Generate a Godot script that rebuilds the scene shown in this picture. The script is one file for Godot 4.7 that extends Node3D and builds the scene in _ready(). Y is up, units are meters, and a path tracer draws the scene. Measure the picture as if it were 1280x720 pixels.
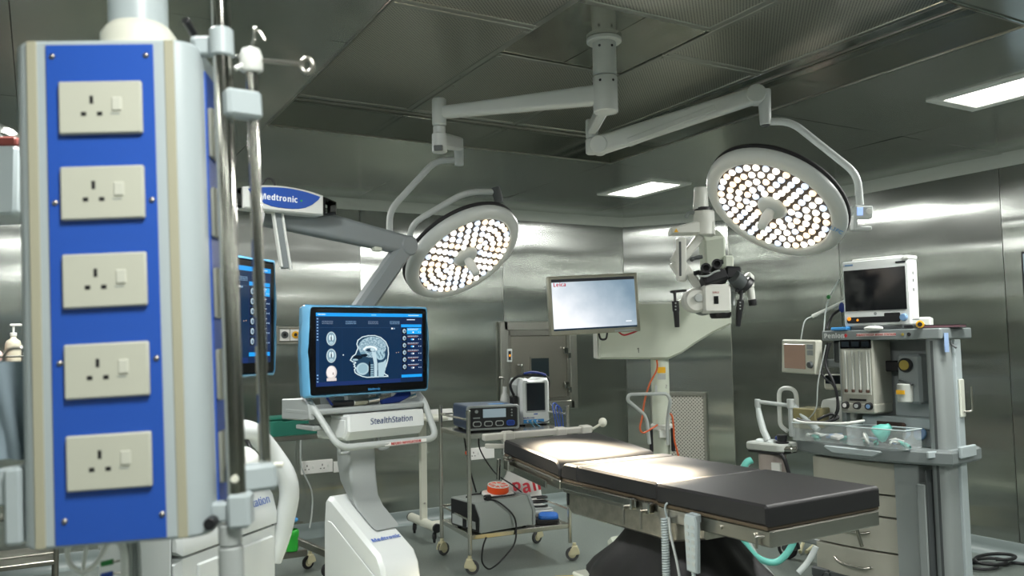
extends Node3D
# An operating theatre with stainless steel walls. Metres, y up; the back wall runs along x at z = -6.19.

class MB:
	var v := PackedVector3Array()
	var n := PackedVector3Array()
	var uv := PackedVector2Array()
	var ix := PackedInt32Array()
	func vert(p: Vector3, nn: Vector3, t := Vector2.ZERO) -> int:
		v.append(p); n.append(nn); uv.append(t)
		return v.size() - 1
	func face(pts: Array, away: Vector3) -> void:
		# a flat convex face whose normal points away from the point given
		var nn := Vector3.ZERO
		var mid := Vector3.ZERO
		for k in pts.size():
			var a: Vector3 = pts[k]
			var b: Vector3 = pts[(k + 1) % pts.size()]
			nn += a.cross(b)
			mid += a
		mid /= pts.size()
		nn = nn.normalized()
		var q := pts
		if nn.dot(mid - away) < 0.0:
			q = pts.duplicate(); q.reverse(); nn = -nn
		var s := v.size()
		for p in q:
			vert(p, nn)
		for k in range(1, q.size() - 1):
			ix.append_array([s, s + k + 1, s + k])
	func quad(a: Vector3, b: Vector3, c: Vector3, d: Vector3) -> void:
		# counter-clockwise from outside; uv runs over the quad
		var nn := (b - a).cross(d - a).normalized()
		var s := vert(a, nn, Vector2(0, 1))
		vert(b, nn, Vector2(1, 1)); vert(c, nn, Vector2(1, 0)); vert(d, nn, Vector2(0, 0))
		ix.append_array([s, s + 2, s + 1, s, s + 3, s + 2])
	func sheet(t: Transform3D, w: float, h: float) -> MB:
		quad(t * Vector3(-w / 2, -h / 2, 0), t * Vector3(w / 2, -h / 2, 0), t * Vector3(w / 2, h / 2, 0), t * Vector3(-w / 2, h / 2, 0))
		return self
	func box(t: Transform3D, s: Vector3, b := 0.0) -> MB:
		var h := s / 2.0
		b = minf(b, minf(h.x, minf(h.y, h.z)) * 0.9)
		var c := t.origin
		var ax := [Vector3(1, 0, 0), Vector3(0, 1, 0), Vector3(0, 0, 1)]
		for i in 3:
			var e1: Vector3 = ax[(i + 1) % 3]
			var e2: Vector3 = ax[(i + 2) % 3]
			var h0: float = h[i]
			var h1: float = h[(i + 1) % 3]
			var h2: float = h[(i + 2) % 3]
			for sg in [-1.0, 1.0]:
				var o: Vector3 = ax[i] * h0 * sg
				face([t * (o + e1 * (h1 - b) + e2 * (h2 - b)), t * (o - e1 * (h1 - b) + e2 * (h2 - b)), t * (o - e1 * (h1 - b) - e2 * (h2 - b)), t * (o + e1 * (h1 - b) - e2 * (h2 - b))], c)
			if b > 0.0:
				for s1 in [-1.0, 1.0]:
					for s2 in [-1.0, 1.0]:
						var a1: Vector3 = e1 * h1 * s1 + e2 * (h2 - b) * s2
						var a2: Vector3 = e1 * (h1 - b) * s1 + e2 * h2 * s2
						var l: Vector3 = ax[i] * (h0 - b)
						face([t * (a1 + l), t * (a2 + l), t * (a2 - l), t * (a1 - l)], c)
		if b > 0.0:
			for sx in [-1.0, 1.0]:
				for sy in [-1.0, 1.0]:
					for sz in [-1.0, 1.0]:
						face([t * Vector3(h.x * sx, (h.y - b) * sy, (h.z - b) * sz), t * Vector3((h.x - b) * sx, h.y * sy, (h.z - b) * sz), t * Vector3((h.x - b) * sx, (h.y - b) * sy, h.z * sz)], c)
		return self
	func bx(x: float, y: float, z: float, w: float, h: float, d: float, b := 0.0) -> MB:
		# a box by its centre and size
		return box(Transform3D(Basis(), Vector3(x, y, z)), Vector3(w, h, d), b)
	func bar(a: Vector3, b: Vector3, w: float, h: float, bev := 0.0, up := Vector3.UP) -> MB:
		# a rectangular bar from a to b: w across, h along up
		var d := b - a
		var zz := d.normalized()
		var xx := up.cross(zz)
		if xx.length() < 0.01:
			xx = Vector3.RIGHT.cross(zz)
		xx = xx.normalized()
		return box(Transform3D(Basis(xx, zz.cross(xx), zz), (a + b) / 2), Vector3(w, h, d.length()), bev)
	func grid(rows: Array, closed := false, flip := false) -> MB:
		# rows of points, smooth; normal = along a row x from row to row
		var m := rows.size()
		var k: int = rows[0].size()
		var acc := PackedVector3Array(); acc.resize(m * k)
		var s := v.size()
		var cols := k if closed else k - 1
		for i in m - 1:
			for j in cols:
				var j2 := (j + 1) % k
				var a: Vector3 = rows[i][j]
				var b: Vector3 = rows[i][j2]
				var c: Vector3 = rows[i + 1][j2]
				var d: Vector3 = rows[i + 1][j]
				var nn := (c - a).cross(d - b)
				if flip: nn = -nn
				acc[i * k + j] += nn; acc[i * k + j2] += nn; acc[(i + 1) * k + j2] += nn; acc[(i + 1) * k + j] += nn
				var q := [s + i * k + j, s + i * k + j2, s + (i + 1) * k + j2, s + (i + 1) * k + j]
				if flip:
					ix.append_array([q[0], q[1], q[2], q[0], q[2], q[3]])
				else:
					ix.append_array([q[0], q[2], q[1], q[0], q[3], q[2]])
		for i in m:
			for j in k:
				vert(rows[i][j], acc[i * k + j].normalized(), Vector2(float(j) / maxi(1, k - 1), float(i) / maxi(1, m - 1)))
		return self
	func ring(t: Transform3D, r: float, y: float, sides: int) -> PackedVector3Array:
		var o := PackedVector3Array()
		for j in sides:
			var a := TAU * j / sides
			o.append(t * Vector3(r * cos(a), y, -r * sin(a)))
		return o
	func lathe(t: Transform3D, prof: Array, sides := 24, smooth := false) -> MB:
		# prof: [radius, height] from bottom to top along t's y
		if smooth:
			var rows := []
			for p in prof: rows.append(ring(t, p[0], p[1], sides))
			return grid(rows, true)
		for i in prof.size() - 1:
			grid([ring(t, prof[i][0], prof[i][1], sides), ring(t, prof[i + 1][0], prof[i + 1][1], sides)], true)
		return self
	func axis(a: Vector3, b: Vector3) -> Transform3D:
		var yy := (b - a).normalized()
		var xx := yy.cross(Vector3.FORWARD if absf(yy.z) < 0.9 else Vector3.RIGHT).normalized()
		return Transform3D(Basis(xx, yy, xx.cross(yy)), a)
	func cyl(a: Vector3, b: Vector3, r: float, r2 := -1.0, sides := 20, bev := -1.0) -> MB:
		if r2 < 0: r2 = r
		var l := a.distance_to(b)
		if bev < 0: bev = minf(minf(r, r2) * 0.12, l * 0.2)
		return lathe(axis(a, b), [[0.0, 0.0], [r - bev, 0.0], [r, bev], [r2, l - bev], [r2 - bev, l], [0.0, l]], sides)
	func tube(path: Array, r, sides := 10, caps := true) -> MB:
		# r: one radius or one per point
		var rows := []
		var nrm := Vector3.ZERO
		for i in path.size():
			var p: Vector3 = path[i]
			var tg: Vector3 = ((path[mini(i + 1, path.size() - 1)] as Vector3) - (path[maxi(i - 1, 0)] as Vector3)).normalized()
			if nrm == Vector3.ZERO:
				nrm = tg.cross(Vector3.UP if absf(tg.y) < 0.9 else Vector3.RIGHT).normalized()
			nrm = (nrm - tg * nrm.dot(tg)).normalized()
			var bt := nrm.cross(tg)
			var rr: float = r[i] if r is Array else r
			var row := PackedVector3Array()
			for j in sides:
				var a := TAU * j / sides
				row.append(p + (nrm * cos(a) - bt * sin(a)) * rr)
			rows.append(row)
		grid(rows, true)
		if caps:
			var f: Array = Array(rows[0]); face(f, path[1])
			var g: Array = Array(rows[-1]); face(g, path[-2])
		return self
	func prism(t: Transform3D, poly: Array, d0: float, d1: float, bev := 0.0) -> MB:
		# a counter-clockwise outline in t's xy, pushed from z = d0 to z = d1
		var k := poly.size()
		var en := []
		for i in k:
			var e: Vector2 = (poly[(i + 1) % k] - poly[i]).normalized()
			en.append(Vector2(e.y, -e.x))
		var ins := PackedVector2Array()
		var sm := []
		for i in k:
			var a: Vector2 = en[(i + k - 1) % k]
			var b: Vector2 = en[i]
			var mt := (a + b).normalized()
			ins.append(poly[i] - mt * bev / maxf(0.35, mt.dot(b)))
			sm.append(mt if a.dot(b) > 0.72 else Vector2.ZERO)
		var full := PackedVector2Array(poly)
		var tri := Geometry2D.triangulate_polygon(ins)
		for side in 2:
			var z: float = d1 if side == 0 else d0
			var nn: Vector3 = (t.basis * Vector3(0, 0, 1 if side == 0 else -1)).normalized()
			var s := v.size()
			var cap := ins if bev > 0 else full
			for p in cap: vert(t * Vector3(p.x, p.y, z), nn, p)
			for q in range(0, tri.size(), 3):
				var a: Vector2 = cap[tri[q]]
				var b: Vector2 = cap[tri[q + 1]]
				var c: Vector2 = cap[tri[q + 2]]
				var ccw := (b - a).cross(c - a) > 0
				if ccw == (side == 0):
					ix.append_array([s + tri[q], s + tri[q + 2], s + tri[q + 1]])
				else:
					ix.append_array([s + tri[q], s + tri[q + 1], s + tri[q + 2]])
		var lev := [[full, d0], [full, d1]]
		if bev > 0:
			lev = [[ins, d0], [full, d0 + bev], [full, d1 - bev], [ins, d1]]
		for l in lev.size() - 1:
			for i in k:
				var i2 := (i + 1) % k
				var tilt := 0.0
				if bev > 0: tilt = [-0.7, 0.0, 0.7][l]
				var na: Vector2 = sm[i] if sm[i] != Vector2.ZERO else en[i]
				var nb: Vector2 = sm[i2] if sm[i2] != Vector2.ZERO else en[i]
				var n3a := (t.basis * Vector3(na.x, na.y, tilt)).normalized()
				var n3b := (t.basis * Vector3(nb.x, nb.y, tilt)).normalized()
				var lo: PackedVector2Array = lev[l][0]
				var hi: PackedVector2Array = lev[l + 1][0]
				var s := vert(t * Vector3(lo[i].x, lo[i].y, lev[l][1]), n3a)
				vert(t * Vector3(lo[i2].x, lo[i2].y, lev[l][1]), n3b)
				vert(t * Vector3(hi[i2].x, hi[i2].y, lev[l + 1][1]), n3b)
				vert(t * Vector3(hi[i].x, hi[i].y, lev[l + 1][1]), n3a)
				ix.append_array([s, s + 2, s + 1, s, s + 3, s + 2])
		return self
	func ball(c: Vector3, r: Vector3, sides := 16, rings := 10) -> MB:
		var prof := []
		for i in rings + 1:
			var a := -PI / 2 + PI * i / rings
			prof.append([maxf(cos(a), 0.0001), sin(a)])
		return lathe(Transform3D(Basis.from_scale(r), c), prof, sides, true)
	func mesh() -> ArrayMesh:
		var a := []
		a.resize(Mesh.ARRAY_MAX)
		a[Mesh.ARRAY_VERTEX] = v
		a[Mesh.ARRAY_NORMAL] = n
		a[Mesh.ARRAY_TEX_UV] = uv
		a[Mesh.ARRAY_INDEX] = ix
		var m := ArrayMesh.new()
		m.add_surface_from_arrays(Mesh.PRIMITIVE_TRIANGLES, a)
		return m

var M := {}
var taken := {}

func at(x: float, y: float, z: float) -> Transform3D:
	return Transform3D(Basis(), Vector3(x, y, z))
func turned(x: float, y: float, z: float, rx: float, ry := 0.0, rz := 0.0) -> Transform3D:
	return Transform3D(Basis.from_euler(Vector3(deg_to_rad(rx), deg_to_rad(ry), deg_to_rad(rz))), Vector3(x, y, z))
func rr(w: float, h: float, r: float, k := 5, cx := 0.0, cy := 0.0) -> Array:
	# a rectangle with rounded corners
	var o := []
	for c in [[1, -1, -90.0], [1, 1, 0.0], [-1, 1, 90.0], [-1, -1, 180.0]]:
		for i in k + 1:
			var a := deg_to_rad(c[2] + 90.0 * i / k)
			o.append(Vector2(cx + c[0] * (w / 2 - r) + r * cos(a), cy + c[1] * (h / 2 - r) + r * sin(a)))
	return o
func circ(r: float, k := 24) -> Array:
	var o := []
	for i in k: o.append(Vector2(r * cos(TAU * i / k), r * sin(TAU * i / k)))
	return o
func smooth(pts: Array, per := 6, closed := false) -> Array:
	# Catmull-Rom through the points
	var o := []
	var k := pts.size()
	for i in (k if closed else k - 1):
		var p0: Vector3 = pts[(i - 1 + k) % k] if closed else pts[maxi(i - 1, 0)]
		var p1: Vector3 = pts[i]
		var p2: Vector3 = pts[(i + 1) % k]
		var p3: Vector3 = pts[(i + 2) % k] if closed else pts[mini(i + 2, k - 1)]
		for s in per:
			o.append(p1.cubic_interpolate(p2, p0, p3, float(s) / per))
	o.append(pts[0] if closed else pts[-1])
	return o
func fillet(pts: Array, r: float, per := 5) -> Array:
	# a polyline with rounded corners
	var o := [pts[0]]
	for i in range(1, pts.size() - 1):
		var p: Vector3 = pts[i]
		var a: Vector3 = pts[i - 1]
		var b: Vector3 = pts[i + 1]
		var q := minf(r, minf(p.distance_to(a), p.distance_to(b)) * 0.49)
		var s := p + (a - p).normalized() * q
		var e := p + (b - p).normalized() * q
		for k in per + 1:
			var t := float(k) / per
			o.append(s.lerp(p, t).lerp(p.lerp(e, t), t))
	o.append(pts[-1])
	return o

func numbered(called: String) -> String:
	var k: int = taken.get(called, -1) + 1
	taken[called] = k
	return called if k == 0 else "%s_%03d" % [called, k]
func tag(o: Node, label: String, category: String, group := "") -> Node:
	o.set_meta("label", label); o.set_meta("category", category)
	if group: o.set_meta("group", group)
	return o
func thing(called: String, label: String, category: String, pos := Vector3.ZERO, turn := 0.0, group := "") -> Node3D:
	var o := Node3D.new()
	o.name = numbered(called)
	add_child(o)
	o.position = pos
	o.rotation_degrees.y = turn
	tag(o, label, category, group)
	return o
func obj(called: String, b: MB, m: Material, parent: Node, label := "") -> MeshInstance3D:
	return inst(called, b.mesh(), m, parent, label)
func inst(called: String, mesh: Mesh, m: Material, parent: Node, label := "") -> MeshInstance3D:
	var o := MeshInstance3D.new()
	o.name = numbered(called) if parent == self else called
	o.mesh = mesh
	o.material_override = m
	parent.add_child(o, true)
	if label: o.set_meta("label", label)
	return o
func struct(called: String) -> Node3D:
	var o := Node3D.new()
	o.name = called
	o.set_meta("kind", "structure")
	add_child(o)
	return o
func solo(called: String, b: MB, m: Material, label: String, category: String, pos := Vector3.ZERO, turn := 0.0, group := "") -> MeshInstance3D:
	# a thing that is one mesh
	var o := obj(called, b, m, self)
	o.position = pos
	o.rotation_degrees.y = turn
	tag(o, label, category, group)
	return o
func text(called: String, words: String, size: float, m: Material, parent: Node, t: Transform3D, squeeze := 1.0, bold := false) -> MeshInstance3D:
	# letters of cap height about size, centred, standing 1 mm proud
	var f := SystemFont.new()
	f.font_names = PackedStringArray(["Droid Sans"])
	f.font_weight = 700 if bold else 400
	var tm := TextMesh.new()
	tm.font = f
	tm.text = words
	tm.font_size = 32
	tm.pixel_size = size / 23.0
	tm.depth = 0.0012
	tm.curve_step = 2.0
	var o := inst(called, tm, m, parent)
	o.transform = Transform3D(t.basis * Basis.from_scale(Vector3(squeeze, 1, 1)), t.origin)
	return o
func mat(key: String, c: Color, rough := 0.5, metal := 0.0, extra := {}) -> StandardMaterial3D:
	var m := StandardMaterial3D.new()
	m.resource_name = key
	m.albedo_color = c
	m.roughness = rough
	m.metallic = metal
	for k in extra: m.set(k, extra[k])
	M[key] = m
	return m
func noise_tex(seed_: int, freq: float, size := 512, ramp = null, normal := false, bump := 2.0) -> NoiseTexture2D:
	var f := FastNoiseLite.new()
	f.seed = seed_
	f.frequency = freq
	f.fractal_octaves = 4
	var t := NoiseTexture2D.new()
	t.width = size; t.height = size
	t.seamless = true
	t.noise = f
	t.as_normal_map = normal
	t.bump_strength = bump
	if ramp: t.color_ramp = ramp
	return t
func ramp(a: Color, b: Color, lo := 0.3, hi := 0.7) -> Gradient:
	var g := Gradient.new()
	g.offsets = PackedFloat32Array([lo, hi])
	g.colors = PackedColorArray([a, b])
	return g

const CAM := Vector3(0, 1.4, 0)
const FOCAL := 1039.7   # pixels of a 1280 x 720 frame
var cam_basis := Basis()

func look_basis(yaw: float, pitch: float, roll: float) -> Basis:
	var fw := Vector3(sin(yaw) * cos(pitch), sin(pitch), -cos(yaw) * cos(pitch))
	var rt := Vector3(cos(yaw), 0, sin(yaw))
	var up := rt.cross(fw)
	var r2 := rt * cos(roll) + up * sin(roll)
	return Basis(r2, up * cos(roll) - rt * sin(roll), -fw)
func ray(x: float, y: float) -> Vector3:
	return cam_basis * Vector3((x - 640) / FOCAL, (360 - y) / FOCAL, -1)
func dep(x: float, y: float, t: float) -> Vector3:
	return CAM + ray(x, y) * t
func at_y(x: float, y: float, h: float) -> Vector3:
	var d := ray(x, y)
	return CAM + d * (h - CAM.y) / d.y
func at_x(x: float, y: float, h: float) -> Vector3:
	var d := ray(x, y)
	return CAM + d * (h - CAM.x) / d.x
func at_z(x: float, y: float, h: float) -> Vector3:
	var d := ray(x, y)
	return CAM + d * (h - CAM.z) / d.z

const CEIL := 2.54
const PLENUM := 2.70
const RX0 := 1.0
const RX1 := 3.16
const RZ0 := -4.25
const RZ1 := -1.66

func _ready() -> void:
	# camera
	cam_basis = look_basis(deg_to_rad(29.684), deg_to_rad(3.826), deg_to_rad(-1.046))
	var cam := Camera3D.new()
	cam.name = "camera"
	add_child(cam)
	cam.transform = Transform3D(cam_basis, CAM)
	var lens := CameraAttributesPhysical.new()
	lens.frustum_focal_length = 12.0 * FOCAL / 360.0
	lens.frustum_focus_distance = 4.2
	lens.exposure_aperture = 4.6
	lens.frustum_near = 0.05
	lens.frustum_far = 60.0
	cam.attributes = lens
	cam.fov = rad_to_deg(2.0 * atan(360.0 / FOCAL))
	cam.current = true
	# environment
	var env := Environment.new()
	env.background_mode = Environment.BG_COLOR
	env.background_color = Color(0, 0, 0)
	env.tonemap_mode = Environment.TONE_MAPPER_LINEAR
	env.tonemap_exposure = 1.0
	env.sdfgi_enabled = true
	env.ssao_enabled = true
	env.ssil_enabled = true
	var we := WorldEnvironment.new()
	we.name = "environment"
	we.environment = env
	add_child(we)
	materials()
	ceiling_lights()
	room()
	equipment()

const PANEL_ENERGY := 4.5
func ceiling_lights() -> void:
	# recessed luminaires in the ceiling round the plenum, and the light each gives
	var w := 0.27
	var d := 0.54
	var where := [[3.92, -4.87, "recessed ceiling light panel nearest the corner with the floor grille"], [3.91, -2.12, "recessed ceiling light panel above the anaesthesia workstation"], [0.25, -4.87, "recessed ceiling light panel above the steel rack"], [0.25, -2.12, "added unseen ceiling light panel above the power column"], [3.91, -0.35, "recessed ceiling light panel near the front right corner"], [0.25, -0.35, "added unseen ceiling light panel near the front left corner"]]  # the ones above the power column and front left are added, unseen
	for e in where:
		var t := thing("ceiling_light", e[2], "light", Vector3(e[0], CEIL, e[1]), 0.0, "recessed ceiling light panels")
		var fr := MB.new()
		fr.bx(0, -0.004, d / 2 + 0.0275, w + 0.11, 0.012, 0.055, 0.003).bx(0, -0.004, -d / 2 - 0.0275, w + 0.11, 0.012, 0.055, 0.003)
		fr.bx(w / 2 + 0.0275, -0.004, 0, 0.055, 0.012, d, 0.003).bx(-w / 2 - 0.0275, -0.004, 0, 0.055, 0.012, d, 0.003)
		obj("frame", fr, M.white_paint, t)
		obj("diffuser", MB.new().bx(0, 0.0, 0, w, 0.008, d), M.lamp_panel, t, "glowing white diffuser")
		var l := AreaLight3D.new()
		l.name = "panel_light"
		l.area_size = Vector2(w, d)
		l.light_energy = PANEL_ENERGY
		l.light_color = Color(1.0, 1.0, 0.985)
		l.shadow_enabled = true
		l.area_range = 12.0
		l.area_attenuation = 2.0
		t.add_child(l)
		l.position = Vector3(0, -0.015, 0)
		l.rotation_degrees = Vector3(-90, 0, 0)

func materials() -> void:
	mat("white_paint", Color("d9dcd8"), 0.35)
	mat("white_plastic", Color("d7dad5"), 0.42)
	mat("cream_plastic", Color("c9cdc0"), 0.4)
	mat("grey_plastic", Color("a3a9a7"), 0.45)
	mat("mid_grey", Color("868d8c"), 0.45)
	mat("dark_grey", Color("4a4f50"), 0.5)
	mat("black", Color("16171a"), 0.45)
	mat("black_gloss", Color("0d0e10"), 0.12)
	mat("rubber", Color("1d1d1f"), 0.75)
	mat("blue_panel", Color("2250ab"), 0.4)
	mat("blue", Color("1d49a3"), 0.45)
	mat("light_blue", Color("3d8fd0"), 0.35)
	mat("navy", Color("1c2f55"), 0.45)
	mat("beige", Color("a5a38d"), 0.5)
	mat("cream", Color("cfc9a6"), 0.5)
	mat("orange", Color("e4501c"), 0.4)
	mat("red", Color("b3242c"), 0.5)
	mat("yellow", Color("d8b62a"), 0.5)
	mat("teal", Color("3cc0b0"), 0.4)
	mat("green", Color("2fae3a"), 0.4)
	mat("drape_green", Color("0d5a4a"), 0.9)
	mat("chrome", Color("c4c3bd"), 0.12, 1.0)
	mat("steel", Color("a9a79f"), 0.28, 1.0)
	mat("steel_dull", Color("8d8b82"), 0.38, 1.0)
	mat("dark_steel", Color("57564f"), 0.4, 0.9)
	mat("gap", Color("17170f"), 0.8)
	mat("wood_edge", Color("4d4232"), 0.6)
	mat("lamp_panel", Color("ffffff"), 0.5, 0.0, {"emission_enabled": true, "emission": Color(1.0, 0.985, 0.95), "emission_energy_multiplier": 8.0})
	mat("led", Color("ffffff"), 0.2, 0.0, {"emission_enabled": true, "emission": Color(1.0, 0.96, 0.9), "emission_energy_multiplier": 2.2})
	# wall sheets: rolled stainless, the shine drawn out along the wall
	var m := mat("wall_steel", Color("babeb9"), 0.2, 1.0, {"anisotropy_enabled": true, "anisotropy": 1.0})
	m = mat("ceiling_steel", Color("babeb9"), 0.2, 1.0, {"anisotropy_enabled": true, "anisotropy": 0.6})
	m = mat("perforated", Color("ffffff"), 0.28, 1.0)
	var im := Image.create(64, 64, false, Image.FORMAT_RGBA8)
	im.fill(Color("c4c2b8"))
	var mt := Image.create(64, 64, false, Image.FORMAT_RGBA8)
	mt.fill(Color(1, 1, 1))
	for y in 64:
		for x in 64:
			for c in [Vector2(16, 16), Vector2(48, 48)]:
				if Vector2(x, y).distance_to(c) < 11.0:
					im.set_pixel(x, y, Color("15150f"))
					mt.set_pixel(x, y, Color(0, 0, 0))
	m.albedo_texture = ImageTexture.create_from_image(im)
	m.metallic_texture = ImageTexture.create_from_image(mt)
	m.uv1_triplanar = true
	m.uv1_world_triplanar = true
	m.uv1_scale = Vector3(60, 60, 60)
	# vinyl floor with faint flecks
	m = mat("floor", Color("ffffff"), 0.32)
	m.albedo_texture = noise_tex(9, 0.08, 512, ramp(Color("68716c"), Color("747d78"), 0.2, 0.8))
	m.uv1_triplanar = true
	m.uv1_world_triplanar = true
	m.uv1_scale = Vector3(1.5, 1.5, 1.5)
	mat("mirror_steel", Color("c6c5ba"), 0.14, 1.0)
	mat("sheet_steel", Color("babeb9"), 0.12, 1.0)
	mat("steel_trim", Color("b3b3ab"), 0.3, 1.0)
	mat("skirting", Color("828e8d"), 0.4)
	mat("cove", Color("c2c7c1"), 0.4)

func more_materials() -> void:
	mat("lamp_white", Color("c3c8c6"), 0.35)
	mat("lens_plate", Color("4a423d"), 0.35)
	mat("led_cool", Color("ffffff"), 0.2, 0.0, {"emission_enabled": true, "emission": Color(0.8, 0.88, 1.0), "emission_energy_multiplier": 0.9})
	mat("led_warm", Color("ffffff"), 0.2, 0.0, {"emission_enabled": true, "emission": Color(1.0, 0.86, 0.68), "emission_energy_multiplier": 1.3})
	mat("lcd", Color("c8d8f0"), 0.2, 0.0, {"emission_enabled": true, "emission": Color(0.55, 0.72, 1.0), "emission_energy_multiplier": 0.7})
	mat("pendant_grey", Color("a9b4b6"), 0.38)
	mat("socket_cream", Color("b9bbac"), 0.4)
	mat("socket_rocker", Color("c3c5b8"), 0.4)
	mat("cream_white", Color("d3d4c6"), 0.4)
	mat("green_dark", Color("0c7a33"), 0.45)
	mat("red_brown", Color("7b3a33"), 0.5)
	mat("cuff_grey", Color("7f8f98"), 0.85)
	mat("pink", Color("dcb9b4"), 0.9)
	mat("bottle_milky", Color("c9c4b0"), 0.3)
	mat("cart_white", Color("d5dad9"), 0.38)
	mat("cart_grey", Color("979d9c"), 0.42)
	mat("arm_grey", Color("7d8486"), 0.45)
	mat("film_blue", Color("65a6cf"), 0.18, 0.0, {"clearcoat_enabled": true, "clearcoat": 0.6, "clearcoat_roughness": 0.1})
	mat("ink_blue", Color("3a4d86"), 0.5)
	mat("ink_red", Color("b22a30"), 0.5)
	mat("ink_grey", Color("dfe3e2"), 0.5)
	mat("ink_dark", Color("22262b"), 0.5)
	mat("paper", Color("e3e3df"), 0.7)
	mat("bag_white", Color("dcdcd8"), 0.5)
	mat("mattress", Color("1d1d1f"), 0.5)
	mat("cover_black", Color("121214"), 0.6)
	mat("micro_white", Color("c2c9ba"), 0.4)
	mat("micro_pale", Color("d4d6cf"), 0.4)
	mat("anaes_grey", Color("8c9392"), 0.42)
	mat("anaes_shelf", Color("757d7d"), 0.42)
	mat("anaes_cream", Color("a0a196"), 0.45)
	mat("anaes_drawer", Color("adaca0"), 0.42)
	mat("screen_off", Color("16181b"), 0.1)
	mat("clear_box", Color(0.92, 0.95, 0.95, 0.15), 0.12, 0.0, {"transparency": BaseMaterial3D.TRANSPARENCY_ALPHA})
	mat("glass", Color(0.9, 0.95, 0.95, 0.12), 0.05, 0.0, {"transparency": BaseMaterial3D.TRANSPARENCY_ALPHA})
	mat("hose_clear", Color("c3ccca"), 0.3)
	mat("brown_pack", Color("4a3429"), 0.6)
	mat("smoke_glass", Color("20282a"), 0.08)
	mat("mesh_grille", Color("ffffff"), 0.4, 0.6)
	(M.mesh_grille as StandardMaterial3D).albedo_texture = (M.perforated as StandardMaterial3D).albedo_texture
	(M.mesh_grille as StandardMaterial3D).metallic_texture = (M.perforated as StandardMaterial3D).metallic_texture
	(M.mesh_grille as StandardMaterial3D).uv1_triplanar = true
	(M.mesh_grille as StandardMaterial3D).uv1_scale = Vector3(32, 32, 32)

func cart_materials() -> void:
	mat("grey_light", Color("aab0ae"), 0.42)
	mat("ink_pale_blue", Color("5470b8"), 0.5)
	mat("ink_slate", Color("46557e"), 0.5)
	mat("rail_pale", Color("cfcec6"), 0.35, 0.35)
	mat("navy_blue", Color("16307e"), 0.45)
	mat("ink_white", Color("e8ecf2"), 0.5)
	glow_mat("screen_scan", scan_screen(), 1.15)
	mat("tyre_grey", Color("4c4d4e"), 0.6)
	mat("steel_bright", Color("cfcdc6"), 0.24, 1.0)
	mat("case_blue", Color("263a58"), 0.42)
	mat("lcd_grey", Color("98a6ae"), 0.2, 0.0, {"emission_enabled": true, "emission": Color(0.6, 0.68, 0.74), "emission_energy_multiplier": 0.25})
	mat("screen_slate", Color("262d33"), 0.12)
	mat("teal_dark", Color("1f6f86"), 0.45)
	mat("salmon", Color("d8745c"), 0.5)
	mat("console_grey", Color("8f9793"), 0.45)
	mat("ink_red_bright", Color("c01d30"), 0.5)
	mat("pedal_blue", Color("1f63b8"), 0.4)
	var sm := mat("scuffed_steel", Color("ffffff"), 0.34, 1.0)
	sm.albedo_texture = noise_tex(31, 0.02, 512, ramp(Color("a8a499"), Color("bbb7ac"), 0.2, 0.8))
	sm.uv1_triplanar = true
	sm.uv1_scale = Vector3(2, 2, 2)
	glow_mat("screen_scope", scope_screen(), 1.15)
	mat("sticker_yellow", Color("dfa81e"), 0.5)
	mat("monitor_frame", Color("9a9a8c"), 0.35, 0.5)
	mat("ink_scarlet", Color("e8405a"), 0.5)
	mat("cable_orange", Color("c85a2a"), 0.45)
	mat("yellow_dull", Color("968538"), 0.5)
	mat("tag_blue", Color("8fa9cf"), 0.5)
	mat("blue_grey", Color("6f92b8"), 0.4)
	mat("tube_glass", Color("b4b8b2"), 0.2)
	mat("tube_back", Color("c5c7bd"), 0.4)
	mat("vapor_grey", Color("8f9798"), 0.4)
	mat("vapor_pale", Color("aeb3ad"), 0.4)
	mat("vent_cream", Color("c2c3b6"), 0.42)
	mat("book_edge", Color("76545c"), 0.6)
	mat("screen_rosy_reflection", Color("a88d7e"), 0.08)  # rosy tone stands for the surgical lamp mirrored in the display
	mat("amber_glass", Color("8d8660"), 0.15)
	mat("canister", Color("a59a94"), 0.3)
	mat("amber_lamp", Color("f0a020"), 0.3, 0.0, {"emission_enabled": true, "emission": Color(1.0, 0.55, 0.1), "emission_energy_multiplier": 0.6})
	mat("clear_rim", Color("bccacb"), 0.3)
	mat("teal_pale", Color("6cc2b6"), 0.4)
	mat("brown_dark", Color("35241c"), 0.6)


func wavy(w: float, h: float, amp: float, seed_: int, nx: int, ny: int, sx := 0.6, sy := 4.2) -> MB:
	# a sheet of metal, its lower left corner at the origin, facing +z, a little buckled
	var f := FastNoiseLite.new()
	f.seed = seed_
	f.frequency = 1.0
	f.fractal_octaves = 2
	f.fractal_gain = 0.35
	var rows := []
	for i in ny + 1:
		var row := PackedVector3Array()
		for j in nx + 1:
			var x := w * float(j) / nx
			var y := h * float(i) / ny
			var z := amp * (0.7 * f.get_noise_2d(x * sx * 0.25 + 9.0, y * sy) + 0.5 * f.get_noise_2d(x * sx * 2.0, y * sy * 0.5 + 40.0))
			row.append(Vector3(x, y, z))
		rows.append(row)
	return MB.new().grid(rows)

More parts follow.
